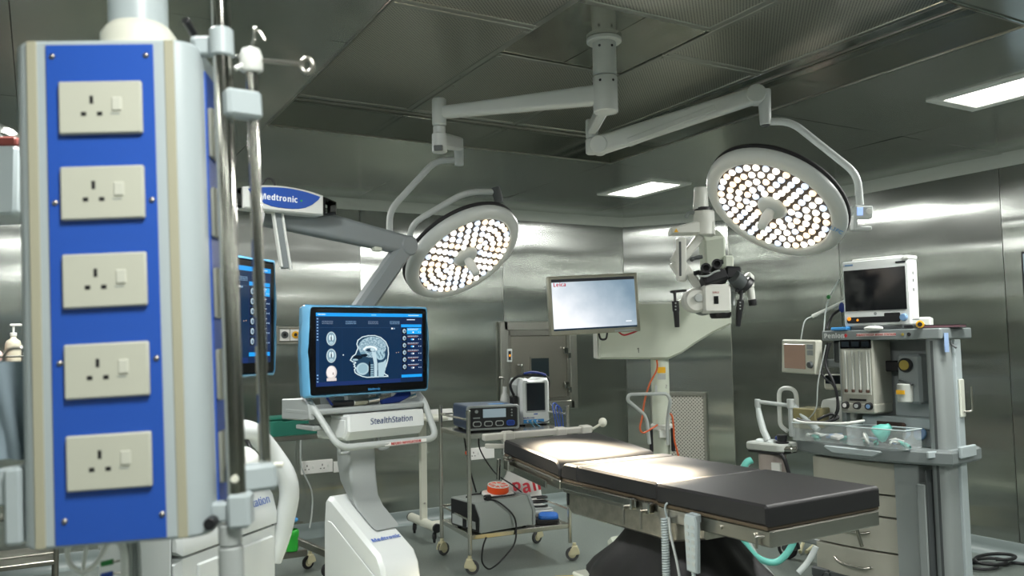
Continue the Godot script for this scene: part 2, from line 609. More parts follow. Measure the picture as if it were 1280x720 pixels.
func wall(called: String, a: Vector2, b: Vector2, seams: Array, seed_: int, fine := true) -> Node3D:
	# a stretch of wall from a to b (x, z); the room lies to its left as x runs along it
	var len_ := a.distance_to(b)
	var dx := Vector3(b.x - a.x, 0, b.y - a.y) / len_
	var o := struct(called)
	o.transform = Transform3D(Basis(dx, Vector3.UP, dx.cross(Vector3.UP)), Vector3(a.x, 0, a.y))
	obj("backing", MB.new().bx(len_ / 2, 1.35, -0.056, len_ + 0.1, 2.7, 0.1), M.steel_trim, o)
	var s := [0.0] + seams + [len_]
	for k in s.size() - 1:
		var w: float = s[k + 1] - s[k] - 0.004
		var p := obj("panel", wavy(w, CEIL, 0.0036, seed_ + k * 7, 22 if fine else 8, 64 if fine else 24), M.wall_steel, o)
		p.position = Vector3(s[k] + 0.002, 0, 0)
	return o

func room() -> void:
	var P := [Vector2(-0.6, -6.19), Vector2(4.728, -6.19), Vector2(5.33, -5.45), Vector2(5.33, 0.4), Vector2(4.73, 1.1), Vector2(-0.6, 1.1), Vector2(-1.2, 0.4), Vector2(-1.2, -5.45)]
	var names := ["back", "back_right", "right", "front_right", "front", "front_left", "left", "back_left"]
	var seams := [[0.23, 1.5, 2.771, 4.041], [], [1.177, 2.42, 3.66, 4.9], [], [1.3, 2.6, 3.9], [], [1.2, 2.4, 3.6, 4.8], []]
	var cove_prof := []
	for k in 7:
		var a := PI / 2 * k / 6
		cove_prof.append(Vector2(0.075 * (1 - cos(a)), -0.075 * (1 - sin(a))))  # concave quarter from the wall (below) to the ceiling
	for k in 8:
		var a: Vector2 = P[k]
		var b: Vector2 = P[(k + 1) % 8]
		var wl := wall("wall_" + names[k], a, b, seams[k], 11 + k * 31, k in [0, 1, 2])
		var len_ := a.distance_to(b)
		# cove between wall and ceiling
		var t := struct("trim_%d" % (k + 1))
		t.transform = wl.transform
		var m := MB.new()
		var r0 := PackedVector3Array()
		var r1 := PackedVector3Array()
		for q in cove_prof:
			r0.append(Vector3(-0.01, CEIL + q.y + 0.0, q.x + 0.004))
			r1.append(Vector3(len_ + 0.01, CEIL + q.y + 0.0, q.x + 0.004))
		m.grid([r0, r1])
		m.face([r0[0], r1[0], r1[0] + Vector3(0, 0, -0.02), r0[0] + Vector3(0, 0, -0.02)], Vector3(len_ / 2, CEIL, 0))
		obj("cove", m, M.cove, t)
		# coved skirting
		var bd := struct("baseboard_" + names[k])
		bd.transform = wl.transform
		m = MB.new()
		var s0 := PackedVector3Array()
		var s1 := PackedVector3Array()
		s0.append(Vector3(-0.01, 0.105, -0.004)); s1.append(Vector3(len_ + 0.01, 0.105, -0.004))
		for q in 7:
			var g := PI / 2 * q / 6
			var e := Vector2(0.006 + 0.06 * (1 - cos(g)), 0.001 + 0.06 * (1 - sin(g)))
			if q == 0:
				s0.append(Vector3(-0.01, 0.1, e.x)); s1.append(Vector3(len_ + 0.01, 0.1, e.x))
			s0.append(Vector3(-0.01, e.y, e.x)); s1.append(Vector3(len_ + 0.01, e.y, e.x))
		m.grid([s1, s0])
		obj("skirting", m, M.skirting, bd)
	# floor
	var fl := struct("floor")
	obj("vinyl", MB.new().bx(2.06, -0.05, -2.55, 6.8, 0.1, 7.6), M.floor, fl)
	# ceiling round the plenum, in sheets
	var ce := struct("ceiling")
	obj("slab", MB.new().bx(2.06, 2.85, -2.55, 6.8, 0.1, 7.6), M.gap, ce)
	var sheets := []
	var xs := [-1.25, -0.1, RX0, 2.1, RX1, 4.27, 5.38]
	for k in 6:
		sheets.append([xs[k], xs[k + 1], -6.25, RZ0])
		sheets.append([xs[k], xs[k + 1], RZ1, 1.15])
	for k in [0, 1, 4, 5]:
		sheets.append([xs[k], xs[k + 1], RZ0, (RZ0 + RZ1) / 2])
		sheets.append([xs[k], xs[k + 1], (RZ0 + RZ1) / 2, RZ1])
	var sn := 300
	for s in sheets:
		sn += 3
		var p := obj("panel", wavy(s[1] - s[0] - 0.003, s[3] - s[2] - 0.003, 0.003, sn, 20, 20, 1.2, 1.2), M.ceiling_steel, ce)
		p.transform = Transform3D(Basis(Vector3.RIGHT, Vector3.BACK, Vector3.DOWN), Vector3(s[0], CEIL, s[2]))
	# sides of the recess
	var cx := (RX0 + RX1) / 2
	var cz := (RZ0 + RZ1) / 2
	var hh := PLENUM - CEIL + 0.02
	for e in [[cx, RZ0 - 0.006, RX1 - RX0 + 0.02, 0.012], [cx, RZ1 + 0.006, RX1 - RX0 + 0.02, 0.012], [RX0 - 0.006, cz, 0.012, RZ1 - RZ0], [RX1 + 0.006, cz, 0.012, RZ1 - RZ0]]:
		obj("recess_side", MB.new().bx(e[0], CEIL + hh / 2 - 0.004, e[1], e[2], hh, e[3], 0.002), M.sheet_steel, ce)
	# lip strips along the top and bottom of the recess
	for y in [CEIL, PLENUM - 0.008]:
		var q := 0.0 if y == CEIL else 0.012
		var lp := MB.new()
		lp.bx(cx, y, RZ0 + q, RX1 - RX0, 0.008, 0.014, 0.002).bx(RX1 - q, y, cz, 0.014, 0.008, RZ1 - RZ0, 0.002).bx(RX0 + q, y, cz, 0.014, 0.008, RZ1 - RZ0, 0.002).bx(cx, y, RZ1 - q, RX1 - RX0, 0.008, 0.014, 0.002)
		obj("edge_strip", lp, M.steel, ce)
	# filter panels of the plenum: perforated sheets in frames, two plain sheets round the lamp column
	var gx := [RX0 + 0.1, 1.765, 2.435, RX1 - 0.1]
	var cells := []
	for c in [0, 2]:
		cells.append([gx[c], gx[c + 1], RZ0 + 0.05, -2.86]); cells.append([gx[c], gx[c + 1], -2.86, RZ1 - 0.05])
	cells.append([gx[1], gx[2], RZ0 + 0.05, -3.17]); cells.append([gx[1], gx[2], -2.55, RZ1 - 0.05])
	obj("plenum_backing", MB.new().bx(cx, PLENUM + 0.03, cz, RX1 - RX0, 0.02, RZ1 - RZ0), M.gap, ce)
	obj("plenum_border", MB.new().bx(RX0 + 0.05, PLENUM, cz, 0.098, 0.012, RZ1 - RZ0, 0.002).bx(RX1 - 0.05, PLENUM, cz, 0.098, 0.012, RZ1 - RZ0, 0.002).bx(cx, PLENUM, RZ0 + 0.025, RX1 - RX0 - 0.2, 0.012, 0.046, 0.002).bx(cx, PLENUM, RZ1 - 0.025, RX1 - RX0 - 0.2, 0.012, 0.046, 0.002), M.sheet_steel, ce)
	for c in cells:
		var mx: float = (c[0] + c[1]) / 2
		var mz: float = (c[2] + c[3]) / 2
		var w: float = c[1] - c[0] - 0.005
		var d: float = c[3] - c[2] - 0.005
		var pn := obj("filter_panel", MB.new().bx(mx, PLENUM, mz, w - 0.06, 0.01, d - 0.06, 0.002), M.perforated, ce)
		var fr := MB.new()
		fr.bx(mx, PLENUM - 0.002, mz - d / 2 + 0.017, w, 0.014, 0.034, 0.003).bx(mx, PLENUM - 0.002, mz + d / 2 - 0.017, w, 0.014, 0.034, 0.003)
		fr.bx(mx - w / 2 + 0.017, PLENUM - 0.002, mz, 0.034, 0.014, d - 0.068, 0.003).bx(mx + w / 2 - 0.017, PLENUM - 0.002, mz, 0.034, 0.014, d - 0.068, 0.003)
		for sx in [-1, 1]:
			for sz in [-1, 0, 1]:
				fr.cyl(Vector3(mx + sx * (w / 2 - 0.017), PLENUM - 0.013, mz + sz * (d / 2 - 0.017)), Vector3(mx + sx * (w / 2 - 0.017), PLENUM - 0.008, mz + sz * (d / 2 - 0.017)), 0.006, -1, 8)
		obj("panel_frame", fr, M.steel_trim, pn)
	for k in 2:
		var x0: float = [gx[1], 2.1][k]
		var x1: float = [2.1, gx[2]][k]
		var p := obj("plain_panel", wavy(x1 - x0 - 0.005, 0.615, 0.0025, 900 + k, 12, 16, 2.0, 2.0), M.mirror_steel, ce)
		p.transform = Transform3D(Basis(Vector3.RIGHT, Vector3.BACK, Vector3.DOWN), Vector3(x0 + 0.0025, PLENUM - 0.002, -3.167))

func L(o: Node3D, px: float, py: float, t: float) -> Vector3:
	return o.to_local(dep(px, py, t))
func nose(y_axis: Vector3, x_hint: Vector3, o := Vector3.ZERO) -> Transform3D:
	# a frame whose y runs along the axis given
	var yy := y_axis.normalized()
	var zz := x_hint.cross(yy).normalized()
	return Transform3D(Basis(yy.cross(zz), yy, zz), o)

func caster(parent: Node3D, p: Vector3, r: float, turn: float, shell: Material, tyre: Material, hub: Material, called := "caster") -> void:
	# a swivel castor whose wheel stands on y = p.y
	var c := Node3D.new()
	c.name = called
	parent.add_child(c, true)
	c.position = p
	c.rotation_degrees.y = turn
	var f := MB.new()
	var pr := []
	for k in 9:
		var a := PI * k / 8.0
		pr.append(Vector2(r * 0.35 + r * 0.8 * cos(a), r * 1.0 + r * 1.15 * sin(a)))
	pr.append(Vector2(-r * 0.2, r * 0.75))
	for s in [-1.0, 1.0]:
		f.prism(at(0, 0, s * r * 0.36), pr, -r * 0.07, r * 0.07, r * 0.03)
	f.bx(r * 0.4, r * 2.0, 0, r * 0.9, r * 0.35, r * 0.8, r * 0.08)
	f.cyl(Vector3(r * 0.35, r * 2.1, 0), Vector3(r * 0.35, r * 2.6, 0), r * 0.28, -1, 12)
	obj("fork", f, shell, c)
	obj("wheel", MB.new().lathe(Transform3D(Basis(Vector3.RIGHT, Vector3.BACK, Vector3.DOWN), Vector3(0, r, 0)), [[r * 0.6, -r * 0.25], [r * 0.92, -r * 0.25], [r, -r * 0.12], [r, r * 0.12], [r * 0.92, r * 0.25], [r * 0.6, r * 0.25]], 20), tyre, c)
	obj("hub", MB.new().cyl(Vector3(0, r, -r * 0.27), Vector3(0, r, r * 0.27), r * 0.62, -1, 18), hub, c)

func lamp_head(parent: Node3D, c: Vector3, n: Vector3, side: Vector3, logo: bool) -> Node3D:
	# a flat round lamp; its face looks along n
	var h := Node3D.new()
	h.name = "lamp_head"
	parent.add_child(h, true)
	h.global_transform = nose(-n, side, c)
	var R := 0.325
	obj("shell", MB.new().lathe(at(0, 0, 0), [[0.262, 0.004], [0.27, -0.006], [0.29, -0.01], [0.312, 0.0], [0.324, 0.018], [R, 0.034], [0.318, 0.046]], 56, true), M.lamp_white, h)
	obj("gasket", MB.new().lathe(at(0, 0, 0), [[0.316, 0.042], [0.326, 0.05], [0.326, 0.062], [0.312, 0.07]], 56, true), M.rubber, h, "black rubber rim")
	obj("back_cover", MB.new().lathe(at(0, 0, 0), [[0.316, 0.066], [0.30, 0.078], [0.24, 0.098], [0.14, 0.112], [0.001, 0.116]], 56, true), M.lamp_white, h)
	obj("lens_plate", MB.new().lathe(at(0, 0, 0), [[0.0, 0.012], [0.001, 0.004], [0.264, 0.004]], 48), M.lens_plate, h, "dark plate between the glowing lenses")
	var lens := MB.new().lathe(at(0, 0, 0), [[0.001, -0.011], [0.0095, -0.0095], [0.0145, -0.004], [0.016, 0.004]], 10, true).mesh()
	var spots := []
	for e in [[0.243, 34], [0.201, 28], [0.16, 22], [0.121, 16], [0.088, 10]]:
		for k in e[1]: spots.append([e[0], TAU * (k + e[0] * 7.0) / e[1]])
	for s in spots:
		var l := inst("lens", lens, [M.led, M.led_warm, M.led, M.led_cool][int(s[1] * 37.0 + s[0] * 91.0) % 4], h)
		l.position = Vector3(s[0] * cos(s[1]), 0, s[0] * sin(s[1]))
	obj("hub", MB.new().lathe(at(0, 0, 0), [[0.001, -0.022], [0.052, -0.018], [0.066, -0.004], [0.07, 0.006]], 28, true), M.lamp_white, h)
	obj("handle", MB.new().lathe(at(0, 0, 0), [[0.001, -0.125], [0.014, -0.124], [0.02, -0.115], [0.021, -0.085], [0.026, -0.055], [0.02, -0.018]], 18, true), M.lamp_white, h)
	if logo:
		var m := text("maker_mark", "LIFC", 0.022, M.light_blue, h, Transform3D(Basis(), Vector3.ZERO))
		# on the white rim of the face
		var a := h.to_local(dep(1007, 244, 3.7))
		a.y = 0.0
		a = a.normalized() * 0.291
		m.transform = Transform3D(Basis(Vector3.RIGHT, Vector3.ZERO, Vector3.ZERO), Vector3.ZERO)
		var rx := h.global_transform.basis.inverse() * cam_basis.x
		rx.y = 0.0
		rx = rx.normalized()
		var nn := Vector3(0, -1, 0)
		m.transform = Transform3D(Basis(rx, nn.cross(rx), nn), a + nn * 0.011)
	var sp := SpotLight3D.new()
	sp.name = "lamp_beam"
	h.add_child(sp)
	sp.position = Vector3(0, -0.14, 0)
	sp.rotation_degrees = Vector3(-90, 0, 0)
	sp.spot_angle = 13.0
	sp.spot_angle_attenuation = 1.0
	sp.light_energy = LAMP_ENERGY
	sp.light_color = Color(1.0, 0.93, 0.8)
	sp.light_size = 0.09
	sp.shadow_enabled = true
	sp.spot_range = 8.0
	sp.spot_attenuation = 2.0
	return h

const LAMP_ENERGY := 190.0
func surgical_lamps() -> void:
	var mt := thing("lamp_mount", "white ceiling column that carries the two surgical lamps", "lamp mount", Vector3(2.09, PLENUM, -2.83))
	obj("ceiling_flange", MB.new().cyl(Vector3(0, -0.02, 0), Vector3(0, 0.0, 0), 0.075, -1, 32, 0.004), M.lamp_white, mt)
	obj("column", MB.new().cyl(Vector3(0, -0.165, 0), Vector3(0, -0.02, 0), 0.051, -1, 32, 0.002), M.lamp_white, mt)
	obj("hub", MB.new().cyl(Vector3(0, -0.325, 0), Vector3(0, -0.168, 0), 0.053, -1, 32, 0.005), M.lamp_white, mt)
	for a in [0.4, 1.5, 2.6, 3.7, 4.8, 5.9]:
		obj("screw", MB.new().cyl(Vector3(cos(a) * 0.05, -0.045, sin(a) * 0.05), Vector3(cos(a) * 0.053, -0.045, sin(a) * 0.053), 0.006, -1, 8), M.black, mt)
		obj("screw", MB.new().cyl(Vector3(cos(a) * 0.05, -0.195, sin(a) * 0.05), Vector3(cos(a) * 0.0545, -0.195, sin(a) * 0.0545), 0.006, -1, 8), M.black, mt)
	# first lamp: arm to the left
	var o := thing("surgical_lamp", "round white surgical lamp hung behind the large navigation screen", "surgical lamp", Vector3(2.09, 2.455, -2.83), 0.0, "surgical lamps")
	var e1 := o.to_local(Vector3(1.54, 2.435, -3.33))
	var d1 := Vector3(e1.x, 0, e1.z).normalized()
	obj("arm", arm_shape(d1 * 0.045, e1 - d1 * 0.02, 0.085, 0.055, 0.05), M.lamp_white, o)
	obj("elbow", MB.new().cyl(e1 + Vector3(0, -0.06, 0), e1 + Vector3(0, 0.065, 0), 0.032, -1, 24, 0.006).cyl(e1 + Vector3(0, -0.15, 0), e1 + Vector3(0, -0.062, 0), 0.028, -1, 24, 0.003), M.lamp_white, o)
	var e1b := e1 + Vector3(0, -0.125, 0)
	var f1 := L(o, 573, 180, 4.35)
	var sa := MB.new()
	sa.bar(e1b, f1, 0.055, 0.07, 0.012)
	sa.cyl(e1b + Vector3(0, -0.055, 0), e1b + Vector3(0, 0.03, 0), 0.034, -1, 20)
	obj("spring_arm", sa, M.lamp_white, o)
	obj("end_plug", MB.new().bar(e1b + (e1b - f1).normalized() * 0.03 + Vector3(0, -0.035, 0), e1b + (e1b - f1).normalized() * 0.045 + Vector3(0, -0.035, 0), 0.04, 0.025, 0.003), M.dark_grey, o)
	obj("joint", MB.new().cyl(f1 + Vector3(0, 0.03, 0), L(o, 574, 207, 4.35), 0.026, 0.024, 20), M.lamp_white, o)
	var pth := fillet([L(o, 574, 200, 4.35), L(o, 545, 200, 4.35), L(o, 487, 263, 4.35), L(o, 487, 299, 4.35)], 0.06)
	obj("bow_tube", MB.new().tube(pth, 0.017, 14), M.lamp_white, o)
	obj("joint_box", MB.new().bar(L(o, 480, 298, 4.35), L(o, 516, 301, 4.35), 0.05, 0.042, 0.008), M.lamp_white, o)
	var c1 := dep(582, 321, 4.25)
	var n1 := (Vector3(2.15, 0.92, -3.06) - c1).normalized()
	var y0 := L(o, 511, 300, 4.35)
	var y1 := L(o, 624, 240, 4.33)
	var yp := fillet([y0, L(o, 516, 279, 4.28), L(o, 583, 239, 4.31), y1], 0.1)
	obj("yoke_tube", MB.new().tube(yp, 0.016, 12), M.lamp_white, o)
	obj("pivot", MB.new().cyl(L(o, 619, 234, 4.33), L(o, 624, 254, 4.33), 0.024, -1, 16), M.dark_grey, o)
	obj("grip", MB.new().tube([y0, L(o, 505, 330, 4.36)], 0.013, 10), M.lamp_white, o)
	lamp_head(o, c1, n1, cam_basis.x, false)
	# second lamp: arm away from the lens, then the spring arm to the right
	var p := thing("surgical_lamp", "round white surgical lamp hung in front of the microscope head", "surgical lamp", Vector3(2.09, 2.42, -2.83), 0.0, "surgical lamps")
	var e2 := p.to_local(Vector3(2.27, 2.405, -3.19))
	var d2 := Vector3(e2.x, 0, e2.z).normalized()
	obj("arm", arm_shape(d2 * 0.04, e2, 0.07, 0.05, 0.045), M.lamp_white, p)
	obj("elbow", MB.new().cyl(e2 + Vector3(0, -0.04, 0), e2 + Vector3(0, 0.05, 0), 0.029, -1, 24, 0.004).cyl(e2 + Vector3(0, -0.115, 0), e2 + Vector3(0, -0.042, 0), 0.031, -1, 24, 0.006), M.lamp_white, p)
	var s0 := e2 + Vector3(0, -0.085, 0)
	var s1 := L(p, 948, 118, 3.78)
	var ax := (s1 - s0).normalized()
	var sd := ax.cross(Vector3.UP).normalized()
	obj("spring_arm", arm_shape(s0 + ax * 0.04, s1, 0.09, 0.075, 0.06), M.lamp_white, p)
	obj("spring_cover", MB.new().bar(s0.lerp(s1, 0.22) - sd * 0.027 + Vector3(0, -0.03, 0), s0.lerp(s1, 0.75) - sd * 0.027 + Vector3(0, -0.004, 0), 0.012, 0.03, 0.004).bar(s0.lerp(s1, 0.22) + sd * 0.027 + Vector3(0, -0.03, 0), s0.lerp(s1, 0.75) + sd * 0.027 + Vector3(0, -0.004, 0), 0.012, 0.03, 0.004), M.lamp_white, p)
	for q in [s0 + ax * 0.035, s1 - ax * 0.01]:
		obj("pivot_cap", MB.new().cyl(q - sd * 0.038, q + sd * 0.038, 0.043, -1, 28, 0.004), M.lamp_white, p)
	var j0 := L(p, 955, 112, 3.78)
	var j1 := L(p, 957, 156, 3.78)
	obj("joint", MB.new().cyl(j1, j0, 0.025, 0.03, 20), M.lamp_white, p)
	obj("end_plug", MB.new().cyl(j1 + (j1 - j0).normalized() * 0.006, j1, 0.02, -1, 16), M.dark_grey, p)
	obj("bow_tube", MB.new().tube(fillet([L(p, 958, 152, 3.78), L(p, 989, 152, 3.77), L(p, 1072, 218, 3.74), L(p, 1075, 256, 3.74)], 0.06), 0.0165, 14), M.lamp_white, p)
	var bc := L(p, 1077, 266, 3.74)
	var bb := MB.new()
	var bt := Transform3D(p.global_transform.basis.inverse() * cam_basis, bc)
	bb.box(bt, Vector3(0.085, 0.06, 0.05), 0.006)
	bb.box(bt.translated_local(Vector3(-0.034, -0.05, 0)), Vector3(0.02, 0.06, 0.045), 0.005)
	bb.box(bt.translated_local(Vector3(0.0, -0.07, 0)), Vector3(0.08, 0.018, 0.04), 0.005)
	bb.cyl(L(p, 1068, 264, 3.74), L(p, 1048, 263, 3.74), 0.021, -1, 16)
	obj("control_box", bb, M.lamp_white, p)
	obj("button_panel", MB.new().box(bt.translated_local(Vector3(-0.018, 0.004, 0.026)), Vector3(0.026, 0.036, 0.004), 0.001), M.lcd, p, "small lit display with a blue rim")
	obj("knob", MB.new().cyl(bt * Vector3(0.022, 0.004, 0.024), bt * Vector3(0.022, 0.004, 0.031), 0.014, -1, 18), M.white_plastic, p)
	var c2 := dep(965, 260, 3.7)
	lamp_head(p, c2, Vector3(-0.645, -0.764, 0.02).normalized(), cam_basis.x, true)

func arm_shape(a: Vector3, b: Vector3, h0: float, h1: float, w: float) -> MB:
	# an arm of rounded section that tapers from h0 to h1
	var d := (b - a).normalized()
	var s := d.cross(Vector3.UP).normalized()
	var u := s.cross(d)
	var rows := []
	for k in 2:
		var c: Vector3 = [a, b][k]
		var h: float = [h0, h1][k]
		var row := PackedVector3Array()
		var pts := rr(w, h, minf(w, h) * 0.3, 4)
		for q in pts: row.append(c + s * q.x + u * q.y)
		rows.append(row)
	var m := MB.new()
	m.grid(rows, true, true)
	m.face(Array(rows[0]), b)
	m.face(Array(rows[1]), a)
	return m

func socket(parent: Node3D, t: Transform3D) -> void:
	# a switched three-pin outlet
	var pl := obj("socket_plate", MB.new().prism(t, rr(0.12, 0.081, 0.003, 3), 0, 0.009, 0.0025), M.socket_cream, parent)
	obj("earth_slot", MB.new().box(t.translated_local(Vector3(-0.012, 0.0115, 0.009)), Vector3(0.0052, 0.0125, 0.0008)), M.black, pl)
	obj("pin_slot", MB.new().box(t.translated_local(Vector3(-0.0235, -0.01, 0.009)), Vector3(0.0078, 0.0062, 0.0008)).box(t.translated_local(Vector3(-0.0005, -0.01, 0.009)), Vector3(0.0078, 0.0062, 0.0008)), M.black, pl)
	obj("rocker_switch", MB.new().box(t.translated_local(Vector3(0.0245, 0.0045, 0.0098)), Vector3(0.0145, 0.021, 0.003), 0.0012), M.socket_rocker, pl)
	obj("rating_mark", MB.new().box(t.translated_local(Vector3(0.0215, -0.0105, 0.0091)), Vector3(0.013, 0.0018, 0.0004)), M.mid_grey, pl)

func power_pendant() -> void:
	var o := thing("power_pendant", "pale grey hanging power column with blue socket panel and five cream outlets", "pendant")
	var bs := Basis.from_euler(Vector3(0, deg_to_rad(-22.9), 0)) * Basis.from_euler(Vector3(0, 0, deg_to_rad(2.1)))
	o.transform = Transform3D(bs, dep(135, 360, 1.25) - bs.y * 0.38)
	obj("body", MB.new().prism(turned(0, 0, -0.12, -90), rr(0.272, 0.24, 0.04, 7), 0, 0.762, 0.005), M.pendant_grey, o)
	for x in [-0.102, 0.098]:
		obj("trim_strip", MB.new().bx(x, 0.381, 0.0005, 0.0145, 0.758, 0.003, 0.001), M.beige, o)
	obj("face_panel", MB.new().bx(-0.003, 0.379, 0.0015, 0.156, 0.748, 0.004, 0.0008), M.blue_panel, o, "blue socket panel")
	for y in [0.653, 0.523, 0.391, 0.257, 0.123]:
		socket(o, turned(-0.001, y, 0.0035, 0))
	for s in [[-0.071, 0.735], [0.065, 0.735], [-0.071, 0.511], [0.068, 0.511], [-0.069, 0.271], [0.068, 0.271], [-0.067, 0.04], [0.07, 0.04]]:
		obj("screw", MB.new().lathe(turned(s[0], s[1], 0.0035, 90), [[0.0045, 0.0], [0.0038, 0.0022], [0.001, 0.003]], 10, true), M.steel, o)
	# right flank: a second blue panel with outlets
	obj("flank_panel", MB.new().bx(0.1365, 0.379, -0.12, 0.004, 0.70, 0.13, 0.001), M.blue_panel, o)
	for y in [0.63, 0.5, 0.37, 0.24, 0.11]:
		socket(o, turned(0.1385, y, -0.12, 0, 90))
	# neck and ceiling tube
	obj("neck", MB.new().lathe(at(0.024, 0.762, -0.10), [[0.066, 0.0], [0.068, 0.006], [0.06, 0.014], [0.058, 0.02], [0.058, 0.04], [0.05, 0.052], [0.046, 0.056]], 40, true), M.cream_white, o)
	obj("ceiling_tube", MB.new().cyl(Vector3(0.024, 0.81, -0.10), Vector3(0.024, 1.46, -0.10), 0.046, -1, 32), M.pendant_grey, o)
	# accessory rail at the right corner
	var rx := 0.171
	obj("rail_pole", MB.new().cyl(Vector3(rx, 0.045, -0.03), Vector3(rx, 0.98, -0.03), 0.0145, -1, 24), M.chrome, o, "polished steel rail pole")
	obj("rail_clamp", MB.new().cyl(Vector3(rx, 0.742, -0.03), Vector3(rx, 0.788, -0.03), 0.0185, -1, 24, 0.003).bx(rx - 0.03, 0.765, -0.045, 0.04, 0.03, 0.02, 0.003), M.pendant_grey, o)
	obj("rail_foot", MB.new().bx(rx + 0.005, 0.032, -0.03, 0.034, 0.052, 0.04, 0.005).bx(rx - 0.025, 0.03, -0.04, 0.03, 0.03, 0.03, 0.004), M.pendant_grey, o)
	obj("clamp_knob", MB.new().cyl(Vector3(rx - 0.034, 0.02, -0.02), Vector3(rx - 0.034, 0.02, 0.006), 0.009, -1, 14), M.black, o)
	obj("clamp_knob", MB.new().cyl(Vector3(0.131, 0.776, -0.02), Vector3(0.125, 0.79, 0.005), 0.006, -1, 10), M.black, o)
	obj("rail_tail", MB.new().cyl(Vector3(rx - 0.014, -0.3, -0.04), Vector3(rx - 0.014, -0.024, -0.04), 0.0185, -1, 24).cyl(Vector3(rx - 0.014, -0.022, -0.04), Vector3(rx - 0.014, 0.01, -0.04), 0.0175, -1, 24), M.grey_plastic, o)
	# arms that hold the drip pole
	var t := 1.34
	obj("pole_arm", MB.new().bar(L(o, 280, 128, 1.3), L(o, 324, 134, t), 0.03, 0.044, 0.005), M.pendant_grey, o)
	obj("pole_bracket", MB.new().bar(L(o, 284, 601, 1.31), L(o, 345, 593, t), 0.04, 0.042, 0.006), M.pendant_grey, o)
	obj("bracket_knob", MB.new().cyl(L(o, 296, 598, 1.29), L(o, 293, 599, 1.26), 0.006, -1, 12).cyl(L(o, 342, 581, 1.33), L(o, 354, 581, 1.33), 0.004, -1, 10), M.cream_white, o)
	# left flank bracket with a shelf arm
	var br := MB.new()
	br.bx(-0.152, 0.062, -0.06, 0.026, 0.115, 0.07, 0.005)
	br.prism(at(-0.15, 0.075, -0.06), [Vector2(0, -0.01), Vector2(0, 0.045), Vector2(-0.19, 0.02), Vector2(-0.19, -0.03)], -0.02, 0.02, 0.003)
	obj("shelf_bracket", br, M.pendant_grey, o)
	# hoses and leads that hang below
	var hose := [[[[88, 672], [84, 692], [90, 708], [105, 715], [120, 704], [131, 686], [136, 670]], 0.0042, M.white_plastic], [[[111, 672], [106, 695], [103, 725]], 0.0032, M.white_plastic], [[[147, 670], [153, 682], [156, 700], [156, 730]], 0.006, M.white_plastic]]
	for h in hose:
		var pp := []
		for q in h[0]: pp.append(L(o, q[0], q[1], 1.36))
		obj("lead", MB.new().tube(smooth(pp, 5), h[1], 8), h[2], o)
	for k in 4:
		var x := 159.0 + k * 5.0
		obj("gas_hose", MB.new().tube([L(o, x - 3, 668, 1.42), L(o, x, 690, 1.41), L(o, x + 2, 740, 1.4)], 0.0032, 8), M.grey_plastic if k % 2 else M.mid_grey, o)
	for k in 2:
		obj("connector", MB.new().cyl(L(o, 127, 705 + k * 15, 1.4), L(o, 141, 702 + k * 15, 1.4), 0.0048, -1, 12), [M.green_dark, M.blue][k], o)
		obj("connector_pin", MB.new().cyl(L(o, 141, 702 + k * 15, 1.4), L(o, 150, 701 + k * 15, 1.4), 0.0016, -1, 8), M.steel, o)
	# drip pole held by the two arms
	var top := dep(314, 74, t)
	var bot := dep(332, 603, t)
	var iv := thing("drip_pole", "slim chrome drip pole with white hub and ring hook beside the power column", "drip pole", bot)
	var up := iv.to_local(top)
	obj("pole", MB.new().cyl(Vector3.ZERO, up, 0.0092, -1, 20), M.chrome, iv)
	obj("hub", MB.new().lathe(nose(up, Vector3.RIGHT, up * 0.985), [[0.012, -0.012], [0.018, -0.008], [0.0185, 0.012], [0.014, 0.026], [0.004, 0.03]], 18, true), M.white_plastic, iv)
	var h1 := L(iv, 320, 76, t)
	var h2 := L(iv, 374, 80, t)
	var rp := [h1, h2]
	obj("hook_arm", MB.new().tube([L(iv, 312, 75, t), L(iv, 345, 77, t), h2], 0.0036, 8), M.steel, iv)
	var rg := []
	var rc := L(iv, 384, 82, t)
	for k in 17:
		var a := TAU * k / 16.0
		rg.append(rc + iv.global_transform.basis.inverse() * (cam_basis.x * cos(a) * 0.0095 + cam_basis.y * sin(a) * 0.0112))
	obj("hook_ring", MB.new().tube(rg, 0.0036, 8, false), M.steel, iv)
	obj("hook_arm", MB.new().tube([L(iv, 310, 73, t), L(iv, 298, 70, t), L(iv, 287, 69, t)], 0.003, 8), M.chrome, iv)
	obj("hook_arm", MB.new().tube(smooth([L(iv, 314, 64, t), L(iv, 317, 50, t), L(iv, 318, 38, t), L(iv, 321, 36, t), L(iv, 326, 42, t), L(iv, 331, 50, t)], 4), 0.0024, 8), M.chrome, iv)
	obj("hub_lever", MB.new().tube([L(iv, 306, 80, t - 0.01), L(iv, 294, 86, t - 0.02)], 0.0042, 8), M.white_plastic, iv)

